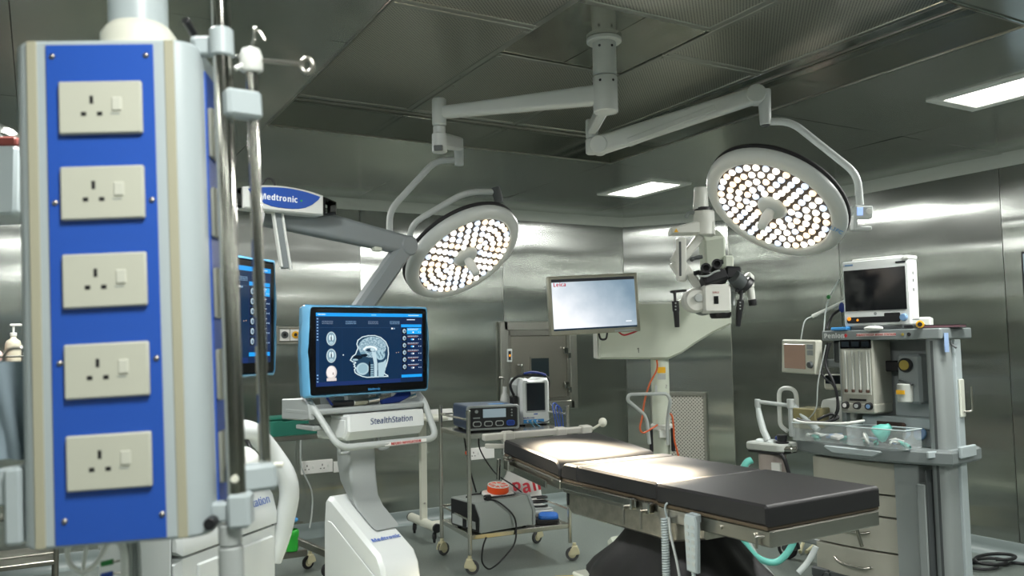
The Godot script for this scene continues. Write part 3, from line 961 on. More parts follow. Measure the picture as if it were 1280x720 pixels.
func left_corner() -> void:
	# a grey arm housing that hangs beyond the power column
	var o := thing("equipment_arm_housing", "pale grey hanging arm housing with chrome top and red stripe at picture edge", "arm housing", dep(-40, 225, 1.75))
	o.set_meta("label", "pale grey hanging arm housing with chrome top and red stripe")
	o.rotation_degrees.y = -29.7
	obj("housing", MB.new().prism(at(0, 0, -0.05), rr(0.2, 0.15, 0.012, 4), -0.1, 0.05, 0.006), M.pendant_grey, o)
	obj("stripe", MB.new().prism(at(0, 0.082, -0.05), rr(0.196, 0.02, 0.006, 3), -0.1, 0.05, 0.003), M.red_brown, o)
	obj("cap", MB.new().ball(Vector3(-0.01, 0.086, -0.05), Vector3(0.1, 0.055, 0.07), 20, 10), M.chrome, o)
	obj("support_tube", MB.new().cyl(Vector3(-0.03, 0.1, -0.08), Vector3(-0.03, 0.85, -0.08), 0.03, -1, 20), M.pendant_grey, o)
	# grey cuff hung at the left flank of the pendant
	var cf := thing("hanging_cuff", "grey blue folded cloth cuff hung on the power column's left side", "cuff", dep(12, 512, 1.3))
	cf.rotation_degrees.y = -29.7
	var rows := []
	for i in 9:
		var row := PackedVector3Array()
		var v := float(i) / 8.0
		for j in 25:
			var a := TAU * j / 24.0
			var r := 0.03 + 0.012 * sin(a * 5.0 + v * 3.0) * (0.4 + v)
			row.append(Vector3(cos(a) * r * (1.3 - 0.3 * v) - 0.012 + 0.02 * v, 0.075 - 0.15 * v, sin(a) * r * 0.6))
		rows.append(row)
	obj("cloth", MB.new().grid(rows, false, true), M.cuff_grey, cf)
	obj("hook", MB.new().tube(smooth([Vector3(-0.01, 0.06, 0), Vector3(-0.008, 0.09, 0), Vector3(0.012, 0.095, -0.01), Vector3(0.022, 0.08, -0.012)], 4), 0.003, 8), M.steel, cf)
	# open steel rack against the back wall with a few things on it
	var rk := thing("steel_rack", "open stainless steel rack against the back wall behind the power column", "rack", Vector3(-0.28, 0, -5.45))
	for sx in [-1, 1]:
		for sz in [-1, 1]:
			obj("post", MB.new().cyl(Vector3(sx * 0.385, 0, sz * 0.2), Vector3(sx * 0.385, 1.36, sz * 0.2), 0.014, -1, 14), M.steel_dull, rk)
	for y in [0.26, 0.72, 1.33]:
		obj("shelf", MB.new().bx(0, y, 0, 0.76, 0.025, 0.42, 0.004), M.steel_dull, rk)
		obj("shelf_rail", MB.new().tube([Vector3(-0.385, y + 0.05, 0.2), Vector3(0.385, y + 0.05, 0.2)], 0.006, 8), M.steel_dull, rk)
	var bt := thing("soap_bottle", "clear pump soap bottle on top of the steel rack", "bottle", Vector3(-0.12, 1.3435, -5.38))
	obj("bottle", MB.new().lathe(at(0, 0, 0), [[0.001, 0.0], [0.038, 0.001], [0.04, 0.01], [0.04, 0.1], [0.034, 0.122], [0.016, 0.135], [0.014, 0.15]], 20, true), M.bottle_milky, bt)
	obj("pump", MB.new().cyl(Vector3(0, 0.148, 0), Vector3(0, 0.168, 0), 0.017, -1, 14).cyl(Vector3(0, 0.166, 0), Vector3(0, 0.205, 0), 0.006, -1, 10).bx(0.012, 0.21, 0, 0.06, 0.014, 0.022, 0.004), M.white_plastic, bt)
	solo("folded_towel", MB.new().prism(turned(0, 0, 0, 0, 0), rr(0.26, 0.075, 0.035, 5, 0, 0.0375), -0.08, 0.08, 0.02), M.pink, "pale pink folded towel beside the soap bottle", "towel", Vector3(-0.3, 1.3435, -5.33), 8.0)
	solo("storage_box", MB.new().bx(0, 0.07, 0, 0.3, 0.14, 0.22, 0.006).bx(0, 0.15, 0, 0.31, 0.02, 0.23, 0.006), M.light_blue, "light blue lidded storage box on a rack shelf", "box", Vector3(-0.4, 0.7335, -5.43), 4.0)

func ell(im: Image, cx: float, cy: float, rx: float, ry: float, c: Color, a := 1.0) -> void:
	for y in range(maxi(0, int(cy - ry)), mini(im.get_height(), int(cy + ry) + 1)):
		for x in range(maxi(0, int(cx - rx)), mini(im.get_width(), int(cx + rx) + 1)):
			var d := Vector2((x - cx) / rx, (y - cy) / ry).length()
			if d < 1.0:
				im.set_pixel(x, y, im.get_pixel(x, y).lerp(c, a * clampf((1.0 - d) * 8.0, 0, 1)))
func poly_fill(im: Image, pts: PackedVector2Array, c: Color) -> void:
	var r := Rect2(pts[0], Vector2.ZERO)
	for p in pts: r = r.expand(p)
	for y in range(int(r.position.y), int(r.end.y) + 1):
		for x in range(int(r.position.x), int(r.end.x) + 1):
			if x >= 0 and y >= 0 and x < im.get_width() and y < im.get_height() and Geometry2D.is_point_in_polygon(Vector2(x, y), pts):
				im.set_pixel(x, y, c)
func rect(im: Image, x: float, y: float, w: float, h: float, c: Color) -> void:
	im.fill_rect(Rect2i(int(x), int(y), maxi(1, int(w)), maxi(1, int(h))), c)
func words(im: Image, x: float, y: float, w: float, h: float, c: Color, rng: RandomNumberGenerator) -> void:
	# a line of small print
	var e := x
	while e < x + w:
		var l := rng.randf_range(3, 9)
		rect(im, e, y, minf(l, x + w - e), h, c)
		e += l + 2

func scan_screen() -> ImageTexture:
	# the navigation program's page: header, side list, three small scans and a sagittal head
	var W := 724
	var H := 536
	var im := Image.create(W, H, false, Image.FORMAT_RGBA8)
	var navy := Color("0e2b4a")
	im.fill(navy)
	var rng := RandomNumberGenerator.new()
	rng.seed = 5
	rect(im, 0, 0, W, 26, Color("1e9df0"))
	words(im, 12, 8, 50, 8, Color("d8f0ff"), rng)
	rect(im, 360, 10, 34, 6, Color("90d4ff")); rect(im, 620, 10, 80, 6, Color("bfe4ff"))
	rect(im, 0, 26, 20, H - 26, Color("17365c"))
	for k in 8: rect(im, 5, 40 + k * 22, 9, 9, Color("8fb4d8"))
	for k in 3: rect(im, 5, 450 + k * 24, 9, 10, Color("8fb4d8"))
	for k in 4:
		for l in 3: words(im, 38 + k * 150, 60 + l * 9, 70, 4, Color("7f8fa6") if k % 2 == 0 else Color("86a9c9"), rng)
	rect(im, 22, 108, 530, 2, Color("2c4a6d"))
	rect(im, 165, 110, 1, 400, Color("1d3d60"))
	rect(im, 498, 110, 12, 12, Color("ffffff")); rect(im, 514, 112, 10, 10, Color("8fb0cc"))
	rect(im, 0, H - 30, W, 30, Color("1a2f63"))
	# right column
	rect(im, 562, 26, W - 562, H - 26, Color("12284c"))
	rect(im, 610, 44, 60, 6, Color("e6eefc"))
	rect(im, 568, 84, 150, 22, Color("1e9df0"))
	for k in 6:
		var y := 112.0 + k * 56
		if k == 0: rect(im, 610, y, 106, 48, Color("22a6f5"))
		rect(im, 574, y + 2, 34, 46, Color("050a12"))
		ell(im, 591, y + 24, 13, 19, Color("aec3cf"))
		ell(im, 593, y + 26, 7, 11, Color("5b6f80"))
		words(im, 616, y + 6, 80, 5, Color("dbe6f5"), rng)
		words(im, 616, y + 15, 72, 4, Color("b06f4c") if k > 0 else Color("cfeaff"), rng)
		ell(im, 650, y + 34, 14, 8, Color("38a8f0") if k < 3 else Color("7e93b0"))
		ell(im, 656, y + 34, 6, 6, Color("ffffff"))
		rect(im, 694, y + 30, 6, 7, Color("b9d4ee")); rect(im, 708, y + 30, 6, 7, Color("b9d4ee"))
	rect(im, 568, 478, 150, 22, Color("1e9df0"))
	# small scans
	for k in 2:
		var cy := 190.0 + k * 125
		ell(im, 95, cy, 34, 56, Color("0a1420"))
		ell(im, 95, cy, 33, 55, Color("c8dde2")); ell(im, 95, cy, 27, 48, Color("7f9cab"))
		ell(im, 88, cy - 8, 8, 22, Color("d5e6ea")); ell(im, 103, cy - 8, 8, 22, Color("d5e6ea"))
		ell(im, 95, cy - 2, 4, 18, Color("1f3546")); ell(im, 95, cy + 30, 14, 10, Color("a8c2cc"))
	ell(im, 96, 438, 36, 54, Color("d8cfcb")); ell(im, 92, 432, 28, 44, Color("ece6e3")); ell(im, 106, 446, 4, 10, Color("8d7f7c"))
	rect(im, 66, 478, 62, 22, Color("d8cfcb"))
	rect(im, 60, 500, 76, 8, navy)
	# head in profile
	var o := [[440, 360], [432, 330], [440, 300], [470, 275], [510, 265], [560, 265], [600, 280], [635, 315], [652, 360], [655, 410], [648, 460], [635, 510], [620, 545], [628, 562], [648, 575], [650, 586], [500, 586], [470, 578], [440, 562], [420, 545], [415, 518], [425, 510], [412, 500], [418, 490], [409, 478], [423, 470], [405, 465], [388, 450], [404, 420], [424, 404], [430, 385]]
	var pts := PackedVector2Array()
	for p in o: pts.append(Vector2(p[0] - 175, p[1] - 98))
	poly_fill(im, pts, Color("cfe0e4"))
	var inner := Geometry2D.offset_polygon(pts, -7.0)
	if inner.size(): poly_fill(im, inner[0], Color("22415a"))
	var f := FastNoiseLite.new()
	f.seed = 3
	f.frequency = 0.045
	var g := Color("8fb0bd")
	# brain
	for y in range(175, 370):
		for x in range(255, 480):
			var q := Vector2((x - 366) / 95.0, (y - 258) / 80.0)
			if q.length() < 1.0:
				var v := 0.5 + 0.5 * f.get_noise_2d(x * 1.3, y * 1.6)
				im.set_pixel(x, y, Color("4d7186").lerp(Color("c6dbe2"), clampf(v * 1.3 - 0.1, 0, 1)))
	for k in 20:
		var a := PI * 1.05 + PI * 0.95 * k / 19.0
		ell(im, 350 + 42 * cos(a), 278 + 24 * sin(a), 7, 7, Color("e8f3f5"))
	ell(im, 350, 280, 30, 13, Color("1b3448")); ell(im, 366, 276, 17, 14, Color("b9d0d8"))
	ell(im, 420, 318, 34, 42, Color("9fbfca"))
	for k in 7: ell(im, 420 + (k - 3) * 8, 318 + (k % 3 - 1) * 14, 3, 12, Color("41647a"))
	poly_fill(im, PackedVector2Array([Vector2(360, 290), Vector2(388, 300), Vector2(398, 380), Vector2(396, 488), Vector2(376, 488), Vector2(376, 390)]), Color("b8d0d8"))
	poly_fill(im, PackedVector2Array([Vector2(402, 380), Vector2(440, 372), Vector2(462, 350), Vector2(455, 430), Vector2(440, 488), Vector2(404, 488)]), Color("a9c4cd"))
	for k in 6: rect(im, 352, 388 + k * 17, 20, 11, Color("8aa9b6"))
	# face: sinus, palate, tongue
	ell(im, 268, 332, 32, 16, Color("0b1a28")); ell(im, 310, 318, 24, 12, Color("0b1a28")); ell(im, 250, 350, 20, 8, Color("9dbac5"))
	ell(im, 300, 300, 20, 10, Color("6f93a5"))
	ell(im, 298, 420, 46, 50, Color("a9c4cd")); ell(im, 300, 418, 34, 38, Color("8fb0bd"))
	ell(im, 345, 420, 7, 60, Color("081522"))
	rect(im, 545, 300, 5, 5, Color("e2c0a0")); rect(im, 530, 302, 5, 5, Color("e2c0a0")); rect(im, 168, 308, 8, 8, Color("dfe8ee"))
	return ImageTexture.create_from_image(im)

func glow_mat(key: String, tex: Texture2D, energy: float) -> void:
	var m := mat(key, Color(0.02, 0.02, 0.02), 0.12)
	m.emission_enabled = true
	m.emission = Color.BLACK
	m.emission_texture = tex
	m.emission_energy_multiplier = energy

func wrapped_monitor(o: Node3D, t: Transform3D, w: float, h: float) -> void:
	# a wide display in its plastic drape; t is the middle of the screen, +z towards the viewer
	var mo := obj("monitor", MB.new().prism(t, rr(w, h, 0.012, 4), -0.05, 0.0, 0.004), M.black_gloss, o)
	obj("back_shell", MB.new().prism(t, rr(w * 0.7, h * 0.6, 0.03, 4), -0.09, -0.05, 0.006), M.dark_grey, mo)
	var sw := w - 0.046
	var sh := h - 0.055
	obj("screen", MB.new().sheet(t.translated_local(Vector3(0, 0.006, 0.0015)), sw, sh), M.screen_scan, mo, "lit screen with a sagittal head scan")
	text("maker_name", "Medtronic", 0.009, M.light_blue, mo, t.translated_local(Vector3(0.01, -h / 2 + 0.012, 0.0012)))
	# drape: a crumpled band round the rim
	var rng := RandomNumberGenerator.new()
	rng.seed = 21
	var rows := []
	var out := rr(w, h, 0.012, 2)
	var dense := []
	for k in out.size():
		var a: Vector2 = out[k]
		var b: Vector2 = out[(k + 1) % out.size()]
		var nn := maxi(1, int(a.distance_to(b) / 0.03))
		for s in nn: dense.append(a.lerp(b, float(s) / nn))
	for lay in [[0.001, 0.001], [0.007, 0.0], [0.012, -0.03], [0.01, -0.065], [-0.03, -0.075]]:
		var row := PackedVector3Array()
		for q in dense:
			var bulge: float = 0.008 * maxf(0.0, 1.0 - absf(q.y) / (h * 0.42)) if absf(q.x) > w * 0.49 else 0.0
			var dir: Vector2 = q.normalized()
			var p: Vector2 = q + Vector2(signf(q.x) * (lay[0] + bulge) if absf(q.x) > w * 0.47 else 0.0, signf(q.y) * lay[0] if absf(q.y) > h * 0.46 else 0.0)
			row.append(t * Vector3(p.x + rng.randf_range(-0.0015, 0.0015), p.y + rng.randf_range(-0.0015, 0.0015), lay[1] + rng.randf_range(-0.003, 0.001)))
		rows.append(row)
	obj("plastic_drape", MB.new().grid(rows, true), M.film_blue, mo, "crumpled pale blue plastic drape")

func navigation_cart() -> void:
	var o := thing("navigation_cart", "white navigation cart with head scan screen, grey handle tray and camera arm", "navigation cart", Vector3(1.175, 0, -3.253), 12.8)
	# pedestal with a sloping nose; outline in (z, y)
	var side := Transform3D(Basis(Vector3.BACK, Vector3.UP, Vector3.LEFT), Vector3.ZERO)
	var prof := [Vector2(-0.1, 0.09), Vector2(0.325, 0.09), Vector2(0.335, 0.3), Vector2(0.332, 0.54), Vector2(0.32, 0.595), Vector2(0.29, 0.64), Vector2(-0.02, 0.795), Vector2(-0.04, 0.806), Vector2(-0.07, 0.806), Vector2(-0.09, 0.79), Vector2(-0.1, 0.7)]
	obj("pedestal", MB.new().prism(side, prof, -0.014, 0.155, 0.014), M.cart_white, o)
	obj("side_panel", MB.new().prism(side, [Vector2(-0.06, 0.12), Vector2(0.28, 0.12), Vector2(0.28, 0.56), Vector2(-0.03, 0.715), Vector2(-0.06, 0.715)], 0.154, 0.159, 0.003), M.cart_white, o)
	obj("foot_plate", MB.new().bx(-0.0675, 0.085, 0.09, 0.42, 0.03, 0.56, 0.012), M.cart_grey, o)
	for sx in [-0.25, 0.115]:
		for sz in [-0.16, 0.34]:
			caster(o, Vector3(sx, 0, sz), 0.04, 90.0, M.dark_grey, M.rubber, M.grey_plastic)
	text("maker_name", "Medtronic", 0.0185, M.ink_pale_blue, o, turned(-0.073, 0.6775, 0.224, -63.4), 1.0, true)
	# neck: rises from a tongue laid on the slope
	var rows := []
	for e in [[0.222, 0.703, 0.05, 0.004], [0.21, 0.711, 0.057, 0.01], [0.10, 0.768, 0.06, 0.016], [0.05, 0.81, 0.06, 0.03], [0.02, 0.865, 0.061, 0.045], [0.005, 0.93, 0.062, 0.05], [0.0, 1.03, 0.063, 0.05], [0.0, 1.12, 0.063, 0.05]]:
		var row := PackedVector3Array()
		for q in rr(e[2] * 2, e[3] * 2, minf(0.012, e[3] * 0.9), 3):
			var slope: float = clampf((e[0] - 0.02) / 0.06, 0, 1)
			row.append(Vector3(-0.04 + q.x, e[1] + q.y * (slope * 0.45), e[0] - 0.04 - q.y * (1.0 - slope * 0.1)))
		rows.append(row)
	var nk := MB.new().grid(rows, true, true)
	nk.face(Array(rows[0]), Vector3(-0.04, 0.8, 0))
	nk.face(Array(rows[7]), Vector3(-0.04, 0.8, 0))
	obj("neck", nk, M.cart_grey, o)
	# tray with a raised back and the console below it
	var tr := MB.new()
	tr.prism(turned(-0.01, 1.14, -0.08, -90), rr(0.55, 0.26, 0.05, 6), 0.0, 0.022, 0.006)
	obj("tray", tr, M.cart_grey, o)
	for s in [-1.0, 1.0]:
		var q := [Vector2(-0.2, 1.115), Vector2(-0.02, 1.118), Vector2(0.03, 1.125), Vector2(0.02, 1.18), Vector2(-0.02, 1.205), Vector2(-0.2, 1.195)]
		obj("tray_wing", MB.new().prism(Transform3D(side.basis, Vector3(-0.01 + s * 0.262, 0, 0)), q, -0.012, 0.012, 0.005), M.cart_grey, o)
	obj("tray_bracket", MB.new().bx(-0.04, 1.1, -0.1, 0.3, 0.06, 0.12, 0.01).bx(-0.25, 1.09, -0.03, 0.05, 0.018, 0.14, 0.004), M.cart_grey, o)
	var cq := [Vector2(-0.16, 1.03), Vector2(0.06, 1.035), Vector2(0.09, 1.07), Vector2(0.085, 1.135), Vector2(-0.16, 1.135)]
	obj("console", MB.new().prism(side, cq, -0.215, 0.15, 0.008), M.cart_white, o)
	obj("console_side", MB.new().prism(side, [Vector2(-0.15, 1.04), Vector2(0.045, 1.045), Vector2(0.065, 1.07), Vector2(0.065, 1.115), Vector2(-0.15, 1.115)], 0.149, 0.153, 0.002), M.cart_white, o)
	text("product_name", "StealthStation", 0.0235, M.ink_slate, o, turned(0.05, 1.103, 0.0895, 4.4))
	# handle: two sloping rails and a front bar
	var hp := fillet([Vector3(-0.265, 1.19, -0.01), Vector3(-0.262, 1.16, 0.03), Vector3(-0.225, 1.02, 0.145), Vector3(0.245, 1.015, 0.13), Vector3(0.262, 1.16, 0.02), Vector3(0.262, 1.19, -0.02)], 0.05, 6)
	obj("handle", MB.new().tube(hp, 0.0135, 12), M.grey_light, o)
	obj("handle_sticker", MB.new().bx(0.075, 1.016, 0.1505, 0.20, 0.013, 0.0012), M.paper, o)
	text("handle_lettering", "NEURO NAVIGATION", 0.0105, M.ink_red, o, turned(0.075, 1.016, 0.152, 0), 1.0, true)
	obj("cable_hook", MB.new().tube(fillet([Vector3(-0.12, 1.05, 0.03), Vector3(-0.12, 0.985, 0.04), Vector3(-0.165, 0.985, 0.04), Vector3(-0.165, 1.01, 0.04)], 0.012), 0.007, 8).tube(fillet([Vector3(0.02, 1.05, 0.03), Vector3(0.02, 0.985, 0.04), Vector3(0.065, 0.985, 0.04), Vector3(0.065, 1.01, 0.04)], 0.012), 0.007, 8), M.cart_grey, o)
	# screen on its stem
	obj("screen_stem", MB.new().bx(-0.02, 1.24, -0.06, 0.1, 0.2, 0.05, 0.01), M.cart_grey, o)
	wrapped_monitor(o, at(-0.018, 1.385, 0.05), 0.548, 0.338)
	# camera arm
	var a0 := Vector3(-0.05, 1.35, -0.25)
	var a1 := Vector3(0.365, 1.865, -0.25)
	obj("lower_arm", MB.new().bar(Vector3(-0.04, 1.1, -0.2), a0, 0.09, 0.09, 0.02).bar(a0, a1, 0.07, 0.085, 0.016), M.arm_grey, o)
	obj("elbow", MB.new().cyl(a1 + Vector3(0, -0.005, -0.04), a1 + Vector3(0, -0.005, 0.04), 0.047, -1, 28, 0.008), M.arm_grey, o)
	var b1 := Vector3(-0.33, 1.965, -0.28)
	obj("upper_arm", arm_shape(a1 + Vector3(-0.01, 0.0, 0), b1, 0.09, 0.125, 0.07), M.arm_grey, o)
	obj("arm_latch", MB.new().bx(0.2, 1.835, -0.24, 0.04, 0.02, 0.03, 0.004), M.cream_plastic, o)
	var mt := MB.new()
	mt.bar(Vector3(-0.272, 1.72, -0.19), Vector3(-0.302, 1.96, -0.21), 0.034, 0.014, 0.003, Vector3.BACK)
	obj("camera_mast", mt, M.arm_grey, o)
	obj("mast_edge", MB.new().bar(Vector3(-0.252, 1.715, -0.185), Vector3(-0.282, 1.955, -0.205), 0.008, 0.022, 0.002, Vector3.BACK), M.white_paint, o)
	obj("mast_edge", MB.new().bar(Vector3(-0.292, 1.725, -0.185), Vector3(-0.322, 1.965, -0.205), 0.008, 0.022, 0.002, Vector3.BACK), M.white_paint, o)
	# tracking camera
	var cc := turned(-0.288, 1.995, -0.2, 0, 0, 0.3)
	# outline of the bar between two x: flat below, arched above
	var bar_outline := func(x0: float, x1: float, grow: float) -> Array:
		var q := []
		for k in 9:
			var x := lerpf(x0, x1, k / 8.0)
			q.append(Vector2(x, -0.048 - grow + 0.012 * pow(absf(x) / 0.245, 6.0)))
		for k in 9:
			var x := lerpf(x1, x0, k / 8.0)
			q.append(Vector2(x, 0.058 + grow - 0.036 * pow(absf(x) / 0.235, 2.0)))
		return q
	var cam_b := obj("tracking_camera", MB.new().prism(cc, bar_outline.call(-0.176, 0.176, 0.0), -0.04, 0.04, 0.006), M.white_paint, o)
	var bp := []
	for k in 11:
		var f := -1.0 + k / 5.0
		bp.append(Vector2(0.15 * f, -0.033 + 0.05 * pow(absf(f), 3.0)))
	for k in 11:
		var f := 1.0 - k / 5.0
		bp.append(Vector2(0.158 * f, 0.05 - 0.02 * f * f))
	obj("camera_face", MB.new().prism(cc, bp, 0.039, 0.043, 0.001), M.blue_panel, cam_b, "blue front panel")
	obj("lens_end", MB.new().prism(cc, bar_outline.call(0.177, 0.243, -0.002), -0.036, 0.036, 0.008), M.black_gloss, cam_b)
	obj("lens_end", MB.new().prism(cc, bar_outline.call(-0.243, -0.177, -0.002), -0.036, 0.036, 0.008), M.black_gloss, cam_b)
	text("maker_name", "Medtronic", 0.024, M.ink_white, cam_b, cc.translated_local(Vector3(-0.03, 0.006, 0.0436)), 1.0, true)
	obj("status_light", MB.new().cyl(cc * Vector3(0.07, 0.004, 0.042), cc * Vector3(0.07, 0.004, 0.0455), 0.004, -1, 10), M.green, cam_b)
	obj("camera_lead", MB.new().tube(smooth([cc * Vector3(-0.01, 0.04, -0.02), cc * Vector3(-0.02, 0.085, -0.02), cc * Vector3(-0.05, 0.09, -0.03), cc * Vector3(-0.08, 0.02, -0.05)], 5), 0.004, 8), M.black, cam_b)
	# instruments lying in the tray
	var p0 := Vector3(-0.02, 1.1625, 0.0)
	var q1 := thing("tracking_probe", "navy and black hand probe lying on the cart tray", "probe", o.to_global(Vector3(-0.17, 1.176, 0.0)), 12.8)
	obj("grip", MB.new().cyl(Vector3(0, 0, 0), Vector3(0.085, 0.0, 0.02), 0.0135, 0.012, 14), M.black, q1)
	obj("lens_cap", MB.new().cyl(Vector3(0.085, 0.0, 0.02), Vector3(0.09, 0.0, 0.021), 0.008, -1, 12), M.white_plastic, q1)
	obj("star_frame", MB.new().bar(Vector3(0.0, -0.005, 0), Vector3(-0.03, 0.04, -0.01), 0.022, 0.008, 0.002).bar(Vector3(-0.03, 0.04, -0.01), Vector3(0.02, 0.045, -0.02), 0.02, 0.008, 0.002), M.navy_blue, q1)
	var q2 := thing("instrument_clamp", "beige and steel clamp lying between probe and blue reference frame", "clamp", o.to_global(Vector3(-0.03, 1.17, 0.0)), 12.8)
	obj("handle", MB.new().bar(Vector3(-0.06, 0, 0.01), Vector3(0.02, 0.004, 0), 0.02, 0.016, 0.004), M.beige, q2)
	obj("jaw", MB.new().cyl(Vector3(0.02, 0.006, 0), Vector3(0.075, 0.01, -0.005), 0.013, 0.016, 12).ball(Vector3(0.082, 0.022, -0.01), Vector3(0.014, 0.012, 0.012), 12, 8), M.steel, q2)
	var q3 := thing("reference_frame", "royal blue reference frame lying at the right of the cart tray", "frame", o.to_global(Vector3(0.14, 1.17, 0.0)), 12.8)
	obj("blade", MB.new().prism(turned(0, 0.012, 0, -30, 0, 8), [Vector2(-0.09, -0.012), Vector2(0.0, -0.02), Vector2(0.07, -0.005), Vector2(0.075, 0.022), Vector2(0.03, 0.034), Vector2(-0.02, 0.012), Vector2(-0.09, 0.006)], -0.007, 0.007, 0.003), M.navy_blue, q3)
	obj("post", MB.new().cyl(Vector3(0.055, 0.012, 0.012), Vector3(0.075, 0.02, 0.03), 0.009, -1, 12), M.chrome, q3)

func assistant_cart() -> void:
	var d := Basis.from_euler(Vector3(0, deg_to_rad(42.3), 0))
	var edge := dep(347, 660, 2.55)
	var o := thing("assistant_cart", "white second navigation cart with draped screen and drawer behind drip pole", "navigation cart", Vector3(edge.x, 0, edge.z) - d.x * 0.22, 42.3)
	var side := Transform3D(Basis(Vector3.BACK, Vector3.UP, Vector3.LEFT), Vector3.ZERO)
	var prof := [Vector2(-0.27, 0.08), Vector2(0.0, 0.08), Vector2(0.0, 0.86), Vector2(-0.27, 0.86)]
	obj("body", MB.new().prism(side, prof, -0.22, 0.22, 0.015), M.cart_white, o)
	var hood := [Vector2(-0.27, 0.868), Vector2(0.004, 0.868), Vector2(0.006, 0.9), Vector2(-0.01, 0.955), Vector2(-0.05, 1.005), Vector2(-0.11, 1.03), Vector2(-0.27, 1.035)]
	obj("hood", MB.new().prism(side, hood, -0.22, 0.22, 0.012), M.cart_white, o)
	obj("flank", MB.new().prism(side, [Vector2(-0.25, 0.12), Vector2(-0.02, 0.12), Vector2(-0.02, 0.95), Vector2(-0.06, 0.99), Vector2(-0.25, 1.0)], 0.219, 0.225, 0.004), M.cart_white, o)
	var dr := obj("drawer", MB.new().bx(0.02, 0.765, 0.002, 0.34, 0.14, 0.01, 0.004), M.cart_white, o)
	obj("drawer_notch", MB.new().bx(0.0, 0.824, 0.006, 0.05, 0.02, 0.006, 0.002), M.black, dr)
	obj("drawer", MB.new().bx(0.02, 0.5, 0.002, 0.34, 0.3, 0.01, 0.004), M.cart_white, o)
	text("product_name", "StealthStation", 0.023, M.ink_pale_blue, o, turned(0.08, 0.945, -0.002, -18))
	obj("foot_plate", MB.new().bx(0, 0.075, -0.13, 0.48, 0.03, 0.38, 0.01), M.cart_grey, o)
	for sx in [-0.22, 0.22]:
		for sz in [-0.28, 0.03]:
			caster(o, Vector3(sx, 0, sz), 0.036, 90.0, M.dark_grey, M.rubber, M.grey_plastic)
	# grab handle that sweeps round the far flank
	var hp := fillet([L(o, 262, 538, 2.36), L(o, 314, 536, 2.45), L(o, 334, 558, 2.52), L(o, 366, 604, 2.56), L(o, 352, 668, 2.57), L(o, 340, 700, 2.56)], 0.07, 6)
	obj("grab_handle", MB.new().tube(hp, 0.03, 14), M.cart_white, o)
	obj("pointer_dome", MB.new().ball(L(o, 300, 580, 2.33), Vector3(0.055, 0.05, 0.055), 20, 12), M.white_plastic, o)
	obj("dome_lead", MB.new().tube(smooth([L(o, 280, 548, 2.42), L(o, 305, 549, 2.43), L(o, 312, 558, 2.42), L(o, 313, 572, 2.4), L(o, 308, 590, 2.36)], 5), 0.006, 8), M.black, o)
	# stem and screen
	obj("stem", MB.new().bx(-0.03, 1.19, -0.2, 0.1, 0.4, 0.08, 0.02), M.cart_grey, o)
	var re := L(o, 345, 397, 2.63)
	wrapped_monitor(o, turned(re.x - 0.288, re.y, re.z, 0), 0.56, 0.345)

func cable(pts: Array, r: float, m: Material, label: String, category := "cable", group := "") -> void:
	# a lead of its own, its first point the node's place
	var p0: Vector3 = pts[0]
	var q := []
	for p in pts: q.append(p - p0)
	solo("cable", MB.new().tube(smooth(q, 7), r, 8), m, label, category, p0, 0.0, group)

